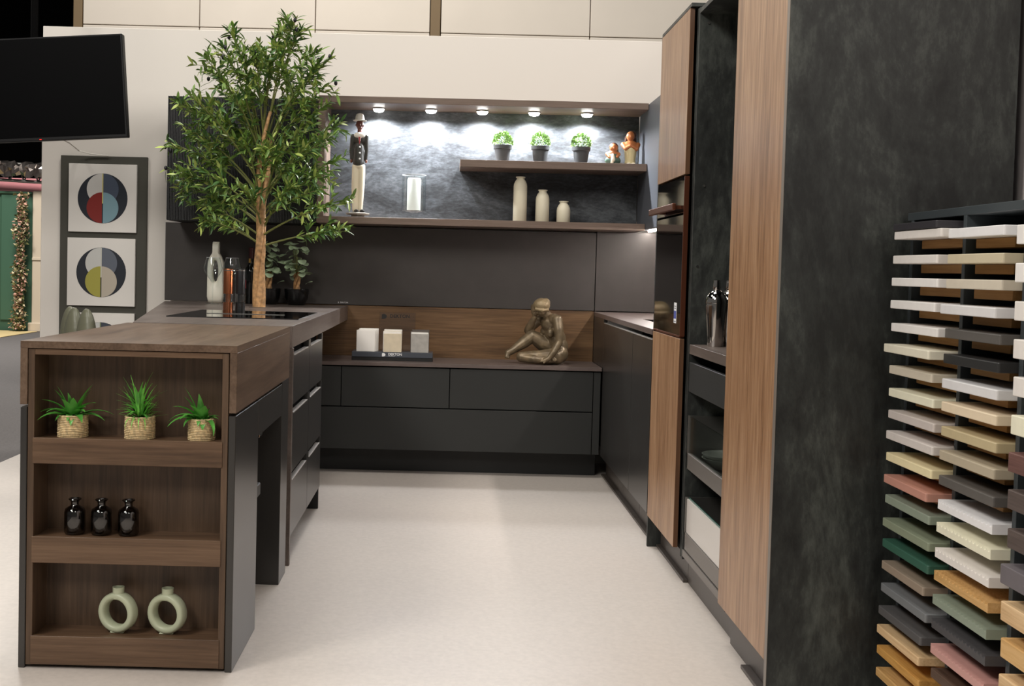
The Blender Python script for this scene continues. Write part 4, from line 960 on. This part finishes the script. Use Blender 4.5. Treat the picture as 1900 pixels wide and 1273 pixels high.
# ------------------------------------------------------------------ left: pictures, television, chair
t = thing('display_board', 'tall dark olive-grey panel on the white wall holding three pictures', 'panel', (-2.06, 6.94, .2))
box('panel', t, plain('panel_olive', (72, 71, 63), .7), -2.322, -1.806, 6.925, 6.949, .2, 1.77, .001)
def halfdisc(cx, cz, r, side, y0, y1, clip=None):
    P = []
    for k in range(25):
        a = -PI / 2 + PI * k / 24
        P.append((cx + side * r * math.cos(a), cz + r * math.sin(a)))
    return prism(P, 'y', y0, y1)
def disc(cx, cz, r, y0, y1):
    return prism([(cx + r * math.cos(2 * PI * k / 48), cz + r * math.sin(2 * PI * k / 48)) for k in range(48)], 'y', y0, y1)
navy = plain('print_navy', (30, 36, 46), .6)
def pic(x0, z1, s, cols, lab, n):
    t = thing('picture', lab, 'picture', (x0 + s / 2, 6.91, z1 - s), 'pictures on the dark panel')
    box('canvas', t, plain('canvas_white', (232, 228, 222), .7), x0, x0 + s, 6.905, 6.925, z1 - s, z1, .001)
    cx, cz, R = x0 + s * .503, z1 - s * .505, s * .367; r = R * .625; y = 6.905
    part('disc', disc(cx, cz, R, y - .0008, y), navy, t)
    w = R * .02
    for (side, dz, c, lay) in ((-1, R - r, cols[0], 1), (1, R - r, cols[1], 1), (-1, -(R - r), cols[2], 2), (1, -(R - r), cols[3], 2)):
        part('half_disc', halfdisc(cx + side * w, cz + dz, r * .99, side, y - .0008 - .0004 * lay, y - .0007), plain('print', c, .6), t)
    part('strip', bx(bmesh.new(), cx - .003, cx + .003, y - .0022, y - .0012, cz - R * .2, cz + R * .99), plain('print_strip', cols[4], .6), t)
    part('strip', bx(bmesh.new(), cx - .003, cx + .003, y - .0022, y - .0012, cz - R * .98, cz - R * .2), navy, t)
pic(-2.267, 1.722, .404, ((206, 204, 200), (70, 80, 98), (132, 34, 28), (126, 160, 172), (206, 196, 120)), 'square picture with red and light-blue half circles, upper of three', 0)
pic(-2.270, 1.282, .404, ((204, 204, 200), (96, 102, 114), (168, 162, 72), (190, 180, 164), (200, 200, 190)), 'square picture with mustard and beige half circles, middle of three', 1)
pic(-2.270, .836, .404, ((200, 200, 198), (60, 66, 78), (150, 120, 90), (120, 130, 140), (120, 130, 90)), 'lowest square picture, mostly hidden behind the chair and worktop', 2)

# television hanging at the left edge
c = Vector((-2.27, 6.2, 2.04)); t = thing('television', 'black flat-screen television hanging at the upper left edge', 'television', c)
t.rotation_euler = (0, -.068, 0)
box('frame', t, M['tvframe'], -2.793, -1.742, 6.2, 6.25, 1.775, 2.322, .003)
box('screen', t, M['tvglass'], -2.783, -1.752, 6.1985, 6.203, 1.792, 2.314, 0)
box('power_light', t, emitter('red_led', (255, 30, 20), 2), -2.21, -2.20, 6.197, 6.1995, 1.779, 1.782, 0, label='tiny red standby light')
box('mount', t, M['tvframe'], -2.36, -2.18, 6.25, 6.29, 1.95, 2.15, .002)
bm = bmesh.new(); tube(bm, [(-2.27, 6.32, 2.0), (-2.27, 6.32, 9.0)], .02, 8); 
setp(part('television_pole', bm, M['void'], None, True), 'black pole carrying the television from the dark ceiling', 'pole')
bm = bmesh.new(); tube(bm, [(-2.10, 6.24, 1.80), (-2.13, 6.5, 1.80), (-2.2, 6.88, 1.795), (-2.14, 6.905, 1.78), (-2.08, 6.91, 1.775), (-2.03, 6.912, 1.772)], .004, 6)
setp(part('television_cable', bm, plain('cable_offwhite', (226, 222, 214), .5), None, True), 'white cable hanging below the television', 'cable')

# chair behind the island
c = Vector((-1.87, 5.9, 0)); t = thing('dining_chair', 'olive leather chair with channelled back behind the island', 'chair', c, rotz=0)
ch = []
def cq(x, y, z): 
    a = .6; return (c.x + x * math.cos(a) - y * math.sin(a), c.y + x * math.sin(a) + y * math.cos(a), z)
for k, yy in enumerate((-.14, .0, .14)):
    me = blob([('e', cq(-.03 + .02 * abs(k - 1), yy, .72), (.05, .08, .19), (0, 0, .6)), ('e', cq(.01, yy, .52), (.05, .066, .08), (0, 0, .6))], .006, 3)
    part('back_channel', me, M['leather'], t)
part('seat', blob([('e', cq(.2, 0, .46), (.24, .22, .05), (0, 0, .6)), ('e', cq(.1, 0, .47), (.2, .2, .05), (0, 0, .6))], .008, 3), M['leather'], t)
for x, y in ((.02, -.17), (.02, .17), (.36, -.17), (.36, .17)):
    bm = bmesh.new(); part('leg', tube(bm, [cq(x, y, 0), cq(x + (.03 if x < .2 else -.03), y * .85, .44)], [.01, .013], 8), M['plinth'], t, True)

# ------------------------------------------------------------------ far left: neighbouring stand
y = 18.2
t = thing('garden_cabinet', 'distant dark green cabinet of a neighbouring stand at the far left', 'cabinet', (-7.3, y, 0))
gm = plain('cabinet_green', (58, 92, 72), .5)
box('body', t, gm, -8.6, -6.54, y, y + .6, .0, 2.17, .01)
box('door', t, plain('door_green', (64, 100, 80), .5), -7.02, -6.64, y - .03, y, .17, 2.15, .008)
box('top_board', t, gm, -8.65, -6.53, y - .06, y + .62, 2.15, 2.19, .008)
t = thing('beige_panel', 'distant beige panelled column beside the green cabinet', 'column', (-6.3, y, 0))
bb = plain('panel_beige', (206, 192, 172), .6)
box('shaft', t, bb, -6.52, -6.05, y - .05, y + .5, .12, 2.2, .01)
box('base', t, bb, -6.56, -6.0, y - .1, y + .55, 0, .14, .01)
box('moulding', t, bb, -6.515, -6.06, y - .07, y - .05, 1.12, 1.16, .005)
t = thing('flower_garland', 'distant garland of pale flowers hanging on the edge of the green cabinet', 'garland', (-6.6, y - .1, 0))
rg = random.Random(4)
cols = [plain('petal_pink', (206, 158, 140), .7), plain('petal_cream', (222, 206, 170), .7), plain('leaf_garland', (110, 112, 62), .7), plain('leaf_garland_dark', (64, 74, 42), .7)]
vs, fs, mi = [], [], []
for k in range(1500):
    z = rg.uniform(.05, 2.15); xw = .09 + .03 * math.sin(z * 9)
    p = Vector((-6.60 - .05 * (2.1 - z) / 2 + rg.uniform(-xw, xw) , y - .24 + rg.uniform(-.06, .03), z))
    m4 = frame_mat(p, (rg.gauss(0, 1), -.6 + rg.gauss(0, .6), rg.gauss(0, 1)), rg.uniform(-1, 1), rg.uniform(.8, 1.5)); b = len(vs)
    for v in ((0, 0, 0), (.02, -.016, .004), (.045, 0, 0), (.02, .016, .004)): vs.append(m4 @ Vector(v))
    fs += [(b, b + 1, b + 2), (b, b + 2, b + 3)]; kk = rg.choices((0, 1, 2, 3), (3, 3, 3, 2))[0]; mi += [kk, kk]
me = bpy.data.meshes.new('flowers'); me.from_pydata(vs, [], fs)
for m in cols: me.materials.append(m)
me.polygons.foreach_set('material_index', mi)
setp(part('flowers', me, None, t), kind='stuff')
bm = bmesh.new(); part('stem', tube(bm, [(-6.65, y - .22, .0), (-6.62, y - .22, 1.1), (-6.6, y - .22, 2.15)], .03, 6), cols[3], t)
t = thing('neighbour_platform', 'distant pale wooden platform under the green cabinet', 'platform', (-7.5, y - 1, 0))
box('deck', t, plain('deck_pale', (226, 204, 150), .6), -9.2, -6.4, y - 1.6, y - .12, -.002, .012, .004)
t = thing('pink_fascia', 'distant pink fascia strip above the green cabinet', 'fascia', (-7, y + .4, 2.2))
box('board', t, plain('fascia_pink', (224, 150, 156), .6), -8.6, -5.9, y + .3, y + .36, 2.19, 2.42, .004)
t = thing('foil_truss', 'distant lighting truss wrapped in crumpled silver foil', 'truss', (-7, y, 2.4))
for dz, dy in ((2.36, 0), (2.62, .0), (2.5, .22)):
    bm = bmesh.new(); part('chord', tube(bm, [(-9, y - .2 + dy, dz + .08), (-5.9, y - .2 + dy, dz - .05)], .025, 8), M['steel'], t, True)
for k in range(14):
    bm = bmesh.new(); x = -8.8 + k * .22; part('brace', tube(bm, [(x, y - .2, 2.36 + .06 - k * .008), (x + .11, y - .2, 2.62 + .05 - k * .008), (x + .22, y - .2, 2.36 + .05 - k * .008)], .014, 6), M['steel'], t)
bm = bmesh.new(); n1, n2 = 60, 8; g = []
for i in range(n1 + 1):
    x = -9 + 3.1 * i / n1; zc = 2.53 + .05 - .13 * i / n1
    g.append([bm.verts.new((x + rg.uniform(-.02, .02), y - .22 + .14 * math.cos(PI * 1.2 * j / n2 + 2.2) + rg.uniform(-.035, .035), zc + .14 * math.sin(PI * 1.2 * j / n2 - .6) + rg.uniform(-.035, .035))) for j in range(n2 + 1)])
for i in range(n1):
    for j in range(n2): bm.faces.new((g[i][j], g[i + 1][j], g[i + 1][j + 1], g[i][j + 1]))
part('foil', bm, plain('silver_foil', (150, 142, 138), .22, .95), t)
